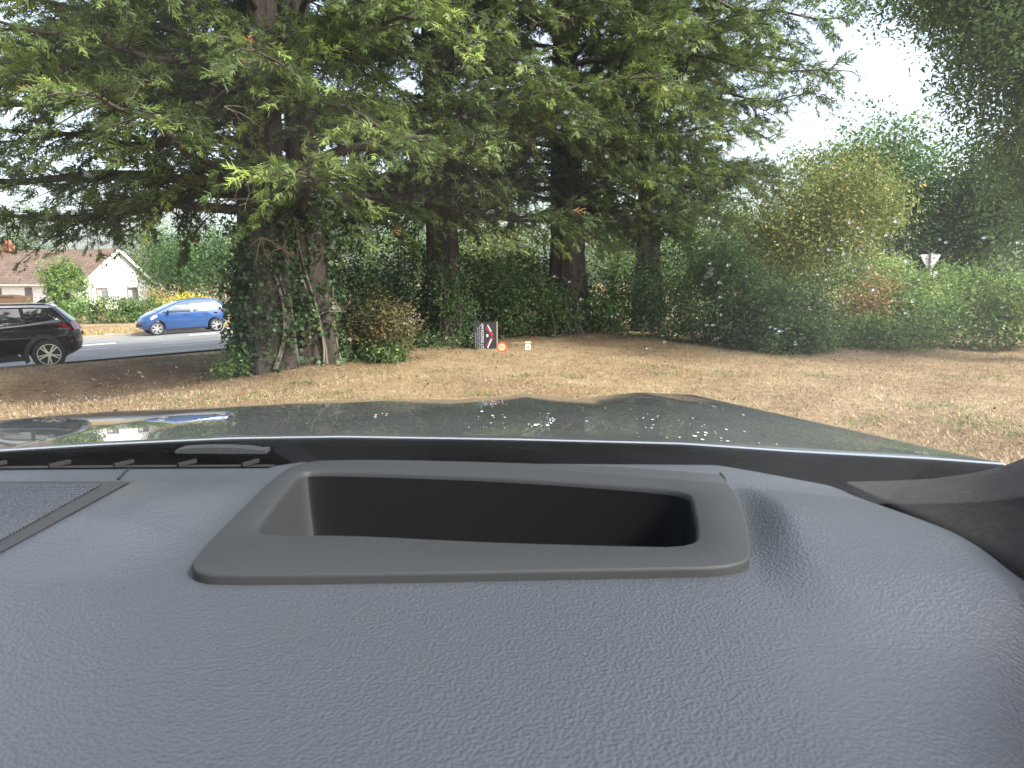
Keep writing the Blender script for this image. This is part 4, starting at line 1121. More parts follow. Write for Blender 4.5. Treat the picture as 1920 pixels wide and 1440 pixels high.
def weeds():
    V = []; T = []
    cs = [(1752, 765, .30), (1600, 790, .14), (1840, 790, .26), (1800, 800, .25), (1905, 815, .2), (1640, 783, .18), (1350, 700, .22), (1220, 690, .18), (905, 738, .2), (985, 705, .2), (1075, 705, .18), (620, 745, .3), (360, 748, .5), (480, 742, .3), (1530, 705, .3), (1240, 705, .18), (1770, 700, .2), (1860, 705, .2), (700, 700, .3), (560, 720, .3)]
    for (px, py, r) in cs:
        g = on_z(px, py, 0.0); n = int(420 * r)
        X = g[0] + rng.normal(0, r * .6, n); Y = g[1] + rng.normal(0, r * .6, n); Z = ground_z(X, Y)
        a = rng.uniform(0, 6.28, n); el = rng.uniform(0.1, 0.8, n); L = rng.uniform(.03, .08, n)
        d = np.stack([np.cos(a) * np.cos(el), np.sin(a) * np.cos(el), np.sin(el)], -1)
        s_ = np.stack([-np.sin(a), np.cos(a), np.zeros(n)], -1) * rng.uniform(.004, .009, n)[:, None]
        P = np.stack([X, Y, Z], -1); mid = P + d * L[:, None] * .5
        V.append(np.stack([P, mid + s_, P + d * L[:, None], mid - s_], 1).reshape(-1, 3)); T.append(rng.uniform(.1, .8, n))
    V = np.concatenate(V)
    me = np_mesh('green_weeds', V, quads=np.arange(len(V)).reshape(-1, 4), mat=M['lightgreen'], tint=np.concatenate(T) * .6)
    tag(link(bpy.data.objects.new('green_weeds', me)), 'small green weeds growing through the dry grass', 'weeds', kind='stuff')
weeds()
def litter():
    n = 2600
    Y = 6 + 12 * rng.random(n); X = (rng.random(n) * 2 - 1) * Y * .78
    s, q = road_sq(X, Y); k = q < -.5; X, Y = X[k], Y[k]; n = len(X)
    P = np.stack([X, Y, ground_z(X, Y) + .022], -1)
    a = rng.uniform(0, 6.28, n); L = rng.uniform(.012, .036, n)[:, None]
    d = np.stack([np.cos(a), np.sin(a), rng.normal(0, .25, n)], -1); s_ = np.stack([-np.sin(a), np.cos(a), rng.normal(0, .25, n)], -1)
    V = np.stack([P - d * L, P + s_ * L * .5, P + d * L, P - s_ * L * .5], 1).reshape(-1, 3)
    m = leaf_mat('fallen leaves', [(0, (.035, .026, .02)), (.5, (.11, .07, .04)), (.85, (.22, .16, .10)), (1, (.45, .38, .29))], .1, .7)
    me = np_mesh('leaf_litter', V, quads=np.arange(len(V)).reshape(-1, 4), mat=m, tint=rng.random(n))
    tag(link(bpy.data.objects.new('leaf_litter', me)), 'fallen leaves and bits scattered over the dry grass', 'litter', kind='stuff')
litter()
def far_verge():
    n = 14000
    s = rng.uniform(-8, 22, n); q = ROADW + .2 + rng.random(n) * 2.2
    X = R0[0] + RD[0] * s + RN[0] * q; Y = R0[1] + RD[1] * s + RN[1] * q; Z = ground_z(X, Y)
    a = rng.uniform(0, 6.28, n); L = rng.uniform(.08, .25, n)
    d = np.stack([.4 * np.cos(a), .4 * np.sin(a), np.full(n, .9)], -1); s_ = np.stack([-np.sin(a), np.cos(a), np.zeros(n)], -1) * .02
    P = np.stack([X, Y, Z], -1)
    V = np.stack([P - s_, P + s_, P + d * L[:, None]], 1).reshape(-1, 3)
    me = np_mesh('verge_grass', V, tris=np.arange(n * 3).reshape(-1, 3), mat=M['fardry'], tint=rng.random(n))
    tag(link(bpy.data.objects.new('verge_grass', me)), 'dry grass along the far side of the road', 'grass', kind='stuff')
far_verge()

#@@OWNCAR
# ------------------------------------------------------------------ the car the picture is taken from
own = empty('driven_car', (-.33, 0, 0)); own.name = 'car'
tag(own, 'dark grey car seen from its driver seat: dashboard, windscreen and long bonnet', 'car')
def own_part(o):
    o.parent = own; o.matrix_parent_inverse = Matrix.Translation((.33, 0, 0)); return o
CX = -0.33
def paint_mat():
    m, nt, b = new_mat('dark grey metallic bonnet paint')
    v = coord(nt)
    b.inputs['Base Color'].default_value = (0.085, 0.092, 0.092, 1)
    b.inputs['Metallic'].default_value = 0.35
    b.inputs['Roughness'].default_value = 0.42
    b.inputs['Coat Weight'].default_value = 1.0
    b.inputs['Coat Roughness'].default_value = 0.015
    # dust film and dried specks
    n = noise(nt, 5, 6, .65, v); r = ramp(nt, [(.35, (.038, .042, .042)), (.75, (.085, .089, .086))])
    nt.links.new(n.outputs[0], r.inputs[0])
    vo = nt.nodes.new('ShaderNodeTexVoronoi'); vo.inputs['Scale'].default_value = 42; nt.links.new(v, vo.inputs['Vector'])
    wn_ = noise(nt, 3.2, 3, .5, v)
    th = nt.nodes.new('ShaderNodeMath'); th.operation = 'MULTIPLY_ADD'; th.inputs[1].default_value = .30; th.inputs[2].default_value = -.085
    nt.links.new(wn_.outputs[0], th.inputs[0])
    lt = nt.nodes.new('ShaderNodeMath'); lt.operation = 'LESS_THAN'
    nt.links.new(vo.outputs['Distance'], lt.inputs[0]); nt.links.new(th.outputs[0], lt.inputs[1])
    mx = nt.nodes.new('ShaderNodeMix'); mx.data_type = 'RGBA'
    nt.links.new(lt.outputs[0], mx.inputs['Factor']); nt.links.new(r.outputs[0], mx.inputs['A']); mx.inputs['B'].default_value = (.30, .30, .28, 1)
    nt.links.new(mx.outputs['Result'], b.inputs['Base Color'])
    df = nt.nodes.new('ShaderNodeBsdfDiffuse'); df.inputs['Color'].default_value = (.062, .066, .066, 1)
    dn = noise(nt, 2.2, 5, .6, v); dr = ramp(nt, [(.35, (.16, .16, .16)), (.7, (.46, .46, .46))])
    nt.links.new(dn.outputs[0], dr.inputs[0])
    # the film is thinner on the passenger wing
    sx = nt.nodes.new('ShaderNodeSeparateXYZ'); nt.links.new(v, sx.inputs[0])
    mr = nt.nodes.new('ShaderNodeMapRange'); mr.inputs['From Min'].default_value = -.75; mr.inputs['From Max'].default_value = -.15; mr.inputs['To Min'].default_value = .25
    nt.links.new(sx.outputs[0], mr.inputs[0])
    mu = nt.nodes.new('ShaderNodeMath'); mu.operation = 'MULTIPLY'
    nt.links.new(dr.outputs[0], mu.inputs[0]); nt.links.new(mr.outputs[0], mu.inputs[1])
    ms = nt.nodes.new('ShaderNodeMixShader'); nt.links.new(mu.outputs[0], ms.inputs[0])
    nt.links.new(b.outputs[0], ms.inputs[1]); nt.links.new(df.outputs[0], ms.inputs[2])
    nt.links.new(ms.outputs[0], nt.nodes['Material Output'].inputs['Surface'])
    return m
M['bonnet'] = paint_mat()
REAR = ([-700, 0, 200, 430, 640, 960, 1280, 1500, 1750, 1880, 2100], [900, 843, 831, 820, 817, 822, 830, 845, 858, 868, 885])
CREST = ([-400, 0, 200, 450, 600, 740, 860, 930, 985, 1035, 1085, 1140, 1200, 1300, 1400, 1500, 1600], [835, 785, 772, 760, 752, 748, 749, 744, 737, 743, 747, 741, 735.5, 740, 757, 780, 803])
def rear_Y(x): return .84 - .215 * (np.abs(x - CX) / .76) ** 2.2
def crest_Y(x): return 1.78 - .10 * ((x - CX) / .8) ** 2
def z_from_px(x, Y, tab):
    px = 960 + FPX * x / Y * .985
    for _ in range(6):
        py = np.interp(px, *tab); d = ray(px, py); px = 960 + FPX * x / (Y / d[1])
    return 1.4 + d[2] * Y / d[1]
XR = .43
xs = np.concatenate([np.linspace(-1.32, -1.09, 8, endpoint=False), np.linspace(-1.09, XR, 150), np.linspace(XR, .68, 14)[1:]])
tv = np.concatenate([[-.035, -.03, -.022, -.013, -.005], np.linspace(0, 1, 46), 1 + np.array([.03, .07, .12, .18, .25, .33, .42])])
BV = np.zeros((len(tv), len(xs), 3))
for j, x in enumerate(xs):
    xc = min(max(x, -1.09), XR)
    yr, yc = rear_Y(xc), crest_Y(xc)
    zr, zc = z_from_px(xc, yr, REAR), z_from_px(xc, yc, CREST)
    if xc >= XR - .08:                              # the flank of the bonnet seen against the grass
        zc = min(zc, 1.145)
    over = abs(x - xc)
    drop = 0.0 if over == 0 else (.9 * over + 5.5 * over ** 2)
    for i, t in enumerate(tv):
        y = yr + (yc - yr) * t
        if t < 0:
            th = min(1, -t / .035); y = yr - .0035 * math.sin(th * math.pi / 2) + (.06 if t <= -.035 else 0); z = zr - .0042 * (1 - math.cos(th * math.pi / 2)) - (.020 if t <= -.035 else 0)
        elif t <= 1:
            z = zr + (zc - zr) * t + .010 * math.sin(math.pi * t) * (1 if abs(x - CX) < .6 else max(0, (.76 - abs(x - CX)) / .16))
        else:
            e = (t - 1) * (yc - yr); z = zc - .16 * e - 2.4 * e * e
        BV[i, j] = (x, y, z - drop)
# smooth the relief lengthwise so that creases fade towards the windscreen
nX, nT = len(xs), len(tv)
ib = np.arange(nT - 1)[:, None] * nX + np.arange(nX - 1)[None]
bonnet = mesh_obj('bonnet', BV.reshape(-1, 3), quads=np.stack([ib, ib + 1, ib + nX + 1, ib + nX], -1).reshape(-1, 4), mat=M['bonnet'], smooth=True)
own_part(bonnet)
fr = bmesh.new()                                     # front and flanks below the bonnet, out of sight
ring = [(-1.25, .9), (-1.27, 1.9), (-1.05, 2.35), (-.33, 2.5), (.40, 2.35), (.62, 1.9), (.60, .9)]
lo = [fr.verts.new((x, y, .35)) for x, y in ring]; hi_ = [fr.verts.new((x * .985, y * .985, .86)) for x, y in ring]
for k in range(6): fr.faces.new((lo[k], lo[k + 1], hi_[k + 1], hi_[k]))
own_part(bm_obj('front_wing', fr, M['bonnet']))
a = Acc(); ex = np.linspace(-1.09, XR, 90)  # pale metal strip added along the rear edge to draw its sky highlight
a.add(*tube_arrays(np.array([(x, rear_Y(x) - .002, z_from_px(x, rear_Y(x), REAR) - .0012) for x in ex]), np.full(90, .0017), 8))
child_edge = a.obj('bonnet_edge_highlight', plain('painted bonnet edge highlight', (.78, .79, .80), .22, metal=.9), bonnet, smooth=True)
# dried bird lime and white marks on the bonnet
def bonnet_z(x, y):
    j = np.argmin(abs(xs - x)); return float(np.interp(y, BV[5:51, j, 1], BV[5:51, j, 2]))
def splat(px, py, r, n, stretch=3.0):
    d = ray(px, py); lo_, hi2 = .7, 2.0
    for _ in range(40):
        mdl = (lo_ + hi2) / 2; p = CAM + d * mdl
        if p[2] > bonnet_z(p[0], p[1]): lo_ = mdl
        else: hi2 = mdl
    p = CAM + d * lo_
    V, F = [], []
    for k in range(n):
        c = p[:2] + np.array((rng.normal(0, r), rng.normal(0, r * stretch)))
        c[1] = max(c[1], rear_Y(min(max(c[0], -1.09), XR)) + .03)
        rr = abs(rng.normal(0, .0008)) + .0004; m = 7; b0 = len(V); st = rng.uniform(1.0, 4.0)
        for a in np.linspace(0, 6.283, m, endpoint=False):
            x = c[0] + rr * math.cos(a) * rng.uniform(.7, 1.2); y = c[1] + rr * st * math.sin(a) * rng.uniform(.7, 1.2)
            V.append((x, y, bonnet_z(x, y) + .0012))
        F.append(tuple(range(b0, b0 + m)))
    me = bpy.data.meshes.new('lime_splash'); me.from_pydata(V, [], F); me.materials.append(M['lime'])
    o = link(bpy.data.objects.new('lime_splash', me)); o.parent = bonnet
M['lime'] = plain('dried white bird lime', (0.72, 0.73, 0.72), 0.8)
splat(1030, 785, .003, 16, 14); splat(1022, 797, .008, 10); splat(1545, 792, .022, 46, 4); splat(1355, 768, .004, 14, 18); splat(1440, 800, .02, 16); splat(1360, 812, .03, 18); splat(1225, 808, .025, 12); splat(915, 758, .02, 20, 4); splat(930, 790, .02, 14); splat(710, 780, .008, 8); splat(1180, 780, .05, 8); splat(1260, 795, .04, 9)

# ---- cowl and lower edge of the windscreen
M['cowl'] = plain('black cowl plastic', (0.009, 0.0108, 0.0118), 0.8, spec=0.0)
cxs = np.linspace(-1.25, .60, 70); rows = []
for t in np.linspace(0, 1, 12):
    row = []
    for x in cxs:
        yb = .652 - .16 * (abs(x - CX) / .76) ** 2.2
        ye = rear_Y(min(max(x, -1.09), XR)) + .70
        row.append((x, yb + (ye - yb) * t, 1.185 - .085 * sm(0, .35, t)))
    rows.append(row)
CV = np.array(rows); k_ = len(cxs); ic = np.arange(11)[:, None] * k_ + np.arange(k_ - 1)[None]
own_part(mesh_obj('cowl', CV.reshape(-1, 3), quads=np.stack([ic, ic + 1, ic + k_ + 1, ic + k_], -1).reshape(-1, 4), mat=M['cowl'], smooth=True))
# ---- wiper lying on the cowl
M['wiper'] = plain('grey-black wiper plastic', (0.040, 0.043, 0.046), 0.45, bumpy=.3, bscale=200, bdist=.002)
wp = bmesh.new()
pa, pc = at(337, 846, .735), at(500, 847, .76)
for k in range(30):
    t = k / 29.0; p = pa * (1 - t) + pc * t
    h = .0035 * (math.sin(math.pi * min(1, t * 1.06)) ** .5 if t < .94 else .3)
    box(wp, (p[0], p[1], p[2] + .001 + h / 2), ((pc[0] - pa[0]) / 31.5, .016, .003 + h))
own_part(bm_obj('wiper', wp, M['wiper']))

# ---- dashboard
def dash_mat(name, lo, hi, grain, scale, rough=0.55, spec=0.6):
    m, nt, b = new_mat(name)
    v = coord(nt, 'Object')
    n = noise(nt, 3, 4, .5, v); r = ramp(nt, [(.35, lo), (.65, hi)])
    nt.links.new(n.outputs[0], r.inputs[0]); nt.links.new(r.outputs[0], b.inputs['Base Color'])
    b.inputs['Roughness'].default_value = rough
    b.inputs['Specular IOR Level'].default_value = spec
    if grain:
        w = noise(nt, 90, 2, .5, v)
        mxv = nt.nodes.new('ShaderNodeMix'); mxv.data_type = 'VECTOR'; mxv.inputs['Factor'].default_value = .0018
        nt.links.new(v, mxv.inputs['A']); nt.links.new(w.outputs['Color'], mxv.inputs['B'])
        vo = nt.nodes.new('ShaderNodeTexVoronoi'); vo.feature = 'SMOOTH_F1'; vo.inputs['Scale'].default_value = scale
        vo.inputs['Smoothness'].default_value = .6
        nt.links.new(mxv.outputs['Result'], vo.inputs['Vector'])
        n2 = noise(nt, scale * .55, 4, .6, v)
        ad = nt.nodes.new('ShaderNodeMath'); ad.operation = 'MULTIPLY_ADD'; ad.inputs[1].default_value = .6
        nt.links.new(n2.outputs[0], ad.inputs[0]); nt.links.new(vo.outputs['Distance'], ad.inputs[2])
        bump(nt, b, ad.outputs[0], grain, .0022)
    return m
M['dash'] = dash_mat('grained black dashboard plastic', (0.050, 0.056, 0.067), (0.056, 0.062, 0.073), .28, 580, .36)
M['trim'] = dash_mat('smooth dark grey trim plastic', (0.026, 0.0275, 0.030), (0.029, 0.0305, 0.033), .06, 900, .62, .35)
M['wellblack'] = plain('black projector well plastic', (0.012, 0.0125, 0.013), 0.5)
M['gapblack'] = plain('black rubber gap', (0.006, 0.006, 0.007), 0.7)
M['ribdark'] = plain('dark slot rib', (.010, .010, .011), .6)
DZ = 1.24
def chaikin(P, it=2):
    P = np.array(P, float)
    for _ in range(it):
        Qn = np.roll(P, -1, 0); P = np.stack([.75 * P + .25 * Qn, .25 * P + .75 * Qn], 1).reshape(-1, 2)
    return P
OUT_PX = [(357, 1072), (450, 1076), (800, 1071), (1200, 1063), (1398, 1060), (1403, 1020), (1393, 965), (1377, 925), (1352, 893), (1345, 889), (1180, 876), (1000, 869), (780, 863), (620, 862), (560, 868), (520, 890), (450, 960), (380, 1030)]
IN_PX = [(462, 1006), (640, 1003), (900, 1017), (1150, 1024), (1312, 1027), (1313, 985), (1305, 945), (1296, 920), (1180, 908), (960, 893), (760, 885), (600, 881), (560, 884), (540, 905), (500, 955)]
TZ = DZ + .006
O2 = chaikin([on_z(px, py, TZ)[:2] for px, py in OUT_PX], 2)
I2 = chaikin([on_z(px, py, TZ)[:2] for px, py in IN_PX], 2)
yl = O2[:, 1].min(); yh = O2[:, 1].max()
def xleft(y): return np.interp(y, [.38, .45, .55, .62], [-.178, -.183, -.190, -.196])
def xright(y): return np.interp(y, [.38, .42, .50, .60], [.128, .136, .158, .178])
def dash_z(x, y):
    z = DZ + 0 * x
    fade = sm(.375, .44, y)
    # left of the display surround the dashboard swells up, facing the light
    wl = np.interp(y, [.38, .60], [.085, .022])
    z = z + .017 * sm(0, 1, (xleft(y) - .004 - x) / wl) * fade * (1 - sm(.47, .60, y))
    # right of it a short flank turns away from the light
    wr = np.interp(y, [.36, .48, .60], [.040, .030, .010])
    z = z + .0125 * sm(.31, .45, y) * (1 - sm(.45, .59, y)) * sm(0, 1, (x - xright(y) - .003) / wr)
    z = z - .0066 * sm(.17, .30, x) * sm(.30, .50, y)
    z = z - .050 * sm(.10, .34, x) * (1 - sm(.25, .385, y))
    # rounded edge along the door pillar, gentle fall towards the passenger side
    z = z - .007 * sm(.255, .290, x)
    z = z - .008 * sm(-.22, -.40, x) * sm(.62, .3, y)
    z = z - .9 * np.clip(.16 - y, 0, 1) ** 1.6
    return z
dx_ = np.linspace(-1.02, .288, 300); 
def dash_far(x): return np.interp(x, [-1.1, -.6, -.33, -.21, -.19, .18, .22, .275, .36], [.56, .606, .622, .626, .640, .630, .606, .574, .47])
dt_ = np.linspace(0, 1, 190)
DXX = np.repeat(dx_[None], len(dt_), 0)
DYY = -.06 + (dash_far(dx_)[None] + .06) * dt_[:, None]
DZZ = dash_z(DXX, DYY)
DV = np.stack([DXX, DYY, DZZ], -1)
def inside(P, poly):
    x, y = P[..., 0], P[..., 1]; r = np.zeros(x.shape, bool); n = len(poly)
    for i in range(n):
        x0, y0 = poly[i]; x1, y1 = poly[(i + 1) % n]
        c = ((y0 > y) != (y1 > y)) & (x < (x1 - x0) * (y - y0) / (y1 - y0 + 1e-12) + x0)
        r ^= c
    return r
nd = len(dx_); idd = np.arange(len(dt_) - 1)[:, None] * nd + np.arange(nd - 1)[None]
cen = (DV[:-1, :-1] + DV[1:, 1:]) / 2
Ocen = O2.mean(0); Oin = Ocen + (O2 - Ocen) * .93
hole = inside(cen, Oin)
DQ = np.stack([idd, idd + 1, idd + nd + 1, idd + nd], -1)[~hole]
# far lip of the dashboard rolls down into the gap at the glass
lip = DV[-1].copy(); lip2 = lip + np.array((0, .004, -.006)); lip3 = lip + np.array((0, .004, -.08))
DVf = np.concatenate([DV.reshape(-1, 3), lip2, lip3]); b0 = len(dt_) * nd
kk = np.arange(nd - 1)
last = (len(dt_) - 1) * nd
DQ = np.concatenate([DQ, np.stack([last + kk, last + kk + 1, b0 + kk + 1, b0 + kk], -1), np.stack([b0 + kk, b0 + kk + 1, b0 + nd + kk + 1, b0 + nd + kk], -1)])
dash = own_part(mesh_obj('dashboard', DVf, quads=DQ, mat=M['dash'], smooth=True))
# near face of the dashboard below the top, towards the driver
db = bmesh.new(); vs_ = [db.verts.new((x, -.062, float(dash_z(np.array(x), np.array(-.06))) - .004)) for x in (-1.02, -.4, .0, .36)]; vl = [db.verts.new((x, -.09, .55)) for x in (-1.02, -.4, .0, .36)]
for k in range(3): db.faces.new((vs_[k], vs_[k + 1], vl[k + 1], vl[k]))
own_part(bm_obj('dashboard_front', db, M['dash']))
# display surround
def ring_mesh(name, outer, inner, z, mat, parent):
    bm = bmesh.new()
    def loop(P, zz): return [bm.verts.new((p[0], p[1], zz)) for p in P]
    oc = outer.mean(0)
    def offs(P, d):
        t = np.roll(P, -1, 0) - np.roll(P, 1, 0); n = unit(np.stack([t[:, 1], -t[:, 0]], -1))
        if np.sum((P - P.mean(0)) * n) < 0: n = -n
        return P + n * d
    lo_ = loop(outer, z); li = loop(inner, z)
    for L_ in (lo_, li):
        for a, b in zip(L_, L_[1:] + L_[:1]): bm.edges.new((a, b))
    bmesh.ops.triangle_fill(bm, use_beauty=True, use_dissolve=False, edges=bm.edges[:])
    prev = lo_
    for d, dz in ((.0007, -.0003), (.0013, -.001), (.0016, -.0022), (.0016, -.016)):
        cur = loop(offs(outer, d), z + dz)
        for k in range(len(cur)):
            bm.faces.new((prev[k], prev[(k + 1) % len(cur)], cur[(k + 1) % len(cur)], cur[k]))
        prev = cur
    prev = li
    for d, dz in ((-.0010, -.0006), (-.0020, -.0022), (-.0024, -.0045)):
        cur = loop(offs(inner, d), z + dz)
        for k in range(len(cur)):
            bm.faces.new((prev[k], prev[(k + 1) % len(cur)], cur[(k + 1) % len(cur)], cur[k]))
        prev = cur
    o = bm_obj(name, bm, mat, None, smooth=50); o.parent = parent
    return o, offs(inner, -.0024)
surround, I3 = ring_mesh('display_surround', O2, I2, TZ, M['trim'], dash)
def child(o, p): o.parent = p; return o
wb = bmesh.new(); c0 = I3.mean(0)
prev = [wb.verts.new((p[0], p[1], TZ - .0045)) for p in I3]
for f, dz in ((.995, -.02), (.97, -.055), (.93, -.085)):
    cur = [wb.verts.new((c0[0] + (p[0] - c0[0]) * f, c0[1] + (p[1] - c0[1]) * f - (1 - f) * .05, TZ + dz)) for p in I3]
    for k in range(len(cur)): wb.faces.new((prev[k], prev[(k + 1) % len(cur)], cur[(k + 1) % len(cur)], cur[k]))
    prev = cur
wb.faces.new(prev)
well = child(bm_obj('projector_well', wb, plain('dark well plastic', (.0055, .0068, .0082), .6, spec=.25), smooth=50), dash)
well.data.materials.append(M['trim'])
for f in well.data.polygons:                         # light on the left cheek, painted in as the lighter surround grey
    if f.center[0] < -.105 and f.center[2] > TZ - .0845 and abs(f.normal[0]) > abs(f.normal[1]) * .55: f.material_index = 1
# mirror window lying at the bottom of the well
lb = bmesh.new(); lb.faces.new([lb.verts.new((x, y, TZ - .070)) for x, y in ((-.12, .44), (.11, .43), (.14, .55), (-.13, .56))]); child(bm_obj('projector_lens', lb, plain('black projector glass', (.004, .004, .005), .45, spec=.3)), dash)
# seams
def seam(pts, w=.0012):
    a = Acc(); P = np.array([on_z(px, py, DZ) for px, py in pts]); P[:, 2] = dash_z(P[:, 0], P[:, 1]) + .0002
    a.add(*tube_arrays(P, np.full(len(P), w), 5)); child(a.obj('seam', M['gapblack'], None, smooth=True), dash)
seam([(1351, 888), (1358, 896), (1364, 914)]); seam([(242, 880), (232, 888), (222, 903)])
# demister slot along the glass on the passenger side
sb = bmesh.new()
pts = [(-.62, .600), (-.45, .612), (-.33, .616), (-.21, .618)]
for (xa, ya), (xb, yb2) in zip(pts, pts[1:]):
    za = float(dash_z(np.array(xa), np.array(ya))) + .0015; zb = float(dash_z(np.array(xb), np.array(yb2))) + .0015
    sb.faces.new([sb.verts.new(q) for q in ((xa, ya, za), (xb, yb2, zb), (xb, yb2 + .016, zb - .002), (xa, ya + .016, za - .002))])
child(bm_obj('demister_slot', sb, M['gapblack']), dash)
for k in range(7):
    x = -.56 + .055 * k; y = np.interp(x, [p[0] for p in pts], [p[1] for p in pts])
    b_ = bmesh.new(); box(b_, (x, y + .009, float(dash_z(np.array(x), np.array(y))) + .003), (.003, .018, .003), Matrix.Rotation(-.5, 4, 'Z')); child(bm_obj('demister_rib', b_, M['ribdark']), dash)
# speaker grille: ribbed panel with a plain border
def dash_hit(px, py):
    d = ray(px, py); lo_, hi2 = .1, 1.2
    for _ in range(34):
        mdl = (lo_ + hi2) / 2; p = CAM + d * mdl
        if p[2] > float(dash_z(np.array(p[0]), np.array(p[1]))): lo_ = mdl
        else: hi2 = mdl
    return (CAM + d * lo_)[:2]
def grille():
    A, B, Cc, Dd = [np.array(p, float) for p in ((-330, 905), (246, 905), (-40, 1062), (-560, 1062))]
    def P(u, v):
        top = A + (B - A) * u; bot = Dd + (Cc - Dd) * u; return dash_hit(*(top + (bot - top) * v))
    us, vs2 = np.linspace(0, 1, 30), np.linspace(0, 1, 16)
    G = np.array([[(*P(u, v), 0) for u in us] for v in vs2]); G[..., 2] = dash_z(G[..., 0], G[..., 1]) + .0012
    k = len(us); i_ = np.arange(len(vs2) - 1)[:, None] * k + np.arange(k - 1)[None]
    mesh_obj('grille_border', G.reshape(-1, 3), quads=np.stack([i_, i_ + k, i_ + k + 1, i_ + 1], -1).reshape(-1, 4), mat=M['trim'], parent=dash, smooth=True)
    a = Acc(); n = 44; t = np.linspace(0, 1, 24)
    for k in range(n):
        v = .03 + .94 * k / n
        L_ = np.array([(*P(.93 * q, v + .03 * q), 0) for q in t]); L_[:, 2] = dash_z(L_[:, 0], L_[:, 1]) + .0013
        a.add(*tube_arrays(L_, np.full(24, .0011), 5))
    o = a.obj('grille_ribs', M['dash'], dash, smooth=True); o['kind'] = 'stuff'
grille()

# ---- pillar trim at the right
def pillar_mat():
    m, nt, b = new_mat('woven dark pillar cloth')
    v = coord(nt, 'Object')
    b.inputs['Base Color'].default_value = (.030, .029, .029, 1); b.inputs['Roughness'].default_value = .95; b.inputs['Specular IOR Level'].default_value = .15
    w1 = nt.nodes.new('ShaderNodeTexWave'); w1.inputs['Scale'].default_value = 420; w1.bands_direction = 'DIAGONAL'; w1.inputs['Distortion'].default_value = .6
    nt.links.new(v, w1.inputs['Vector'])
    n = noise(nt, 240, 3, .6, v); r = ramp(nt, [(.3, (.016, .0155, .0155)), (.7, (.052, .050, .050))])
    ml = nt.nodes.new('ShaderNodeMath'); ml.operation = 'MULTIPLY_ADD'; ml.inputs[1].default_value = .45
    nt.links.new(w1.outputs[0], ml.inputs[0])
    m2 = nt.nodes.new('ShaderNodeMath'); m2.operation = 'MULTIPLY'; m2.inputs[1].default_value = .55
    nt.links.new(n.outputs[0], m2.inputs[0]); nt.links.new(m2.outputs[0], ml.inputs[2])
    nt.links.new(ml.outputs[0], r.inputs[0]); nt.links.new(r.outputs[0], b.inputs['Base Color'])
    bump(nt, b, ml.outputs[0], .6, .0012)
    return m
M['pillar'] = pillar_mat()
L1 = np.array([at(1590, 903, .590), at(1660, 902, .572), at(1745, 898, .548), at(1820, 888, .522), at(1880, 874, .500), at(1925, 857, .478), (.365, .40, 1.315), (.37, .22, 1.41), (.36, 0, 1.53), (.33, -.36, 1.735)])
L2 = np.array([at(1588, 905, .578), at(1640, 932, .535), at(1700, 964, .494), at(1760, 997, .458), at(1840, 1040, .417), at(1925, 1086, .378), (.345, .355, 1.275), (.385, .22, 1.365), (.40, .0, 1.49), (.38, -.36, 1.70)])
ng = 10; PV = []
from_t = np.linspace(0, 1, 40); par = np.linspace(0, 1, len(L1))
A1 = np.stack([np.interp(from_t, par, L1[:, c]) for c in range(3)], -1); A2 = np.stack([np.interp(from_t, par, L2[:, c]) for c in range(3)], -1)
for t in np.linspace(0, 1, ng):
    row = A2 * (1 - t) + A1 * t
    row = row + np.array((.010, 0, .004)) * math.sin(math.pi * t) * sm(0, .3, from_t)[:, None]
    PV.append(row)
PV.append(A1 + np.array((.004, .006, -.004))); PV.append(A1 + np.array((.012, .012, -.03)))
PV.insert(0, A2 + np.array((.008, .004, -.05)) * sm(0, .22, from_t)[:, None])
PV = np.array(PV); ip = np.arange(len(PV) - 1)[:, None] * 40 + np.arange(39)[None]
own_part(mesh_obj('pillar_trim', PV.reshape(-1, 3), quads=np.stack([ip, ip + 1, ip + 41, ip + 40], -1).reshape(-1, 4), mat=M['pillar'], smooth=True))
# ---- cabin shell that shades the dashboard: roof, far pillar, doors
M['headlining'] = plain('pale grey headlining', (.42, .41, .39), .95)
rb = bmesh.new(); box(rb, (-.33, -1.14, 1.72), (1.40, 2.00, .06)); own_part(bm_obj('roof', rb, M['headlining']))
a = Acc(); a.add(*tube_arrays(np.array([(-1.06, .50, 1.25), (-1.02, .2, 1.42), (-.99, -.1, 1.6), (-.97, -.36, 1.75)]), np.full(4, .045), 8)); own_part(a.obj('far_pillar', M['pillar'], smooth=True))
for x in (.43, -1.10):
    rb = bmesh.new(); box(rb, (x, -.75, .85), (.08, 2.2, .70)); own_part(bm_obj('door', rb, M['dash']))
rb = bmesh.new(); box(rb, (-.33, -2.1, 1.0), (1.4, .1, 1.3)); own_part(bm_obj('rear_seat', rb, M['pillar']))

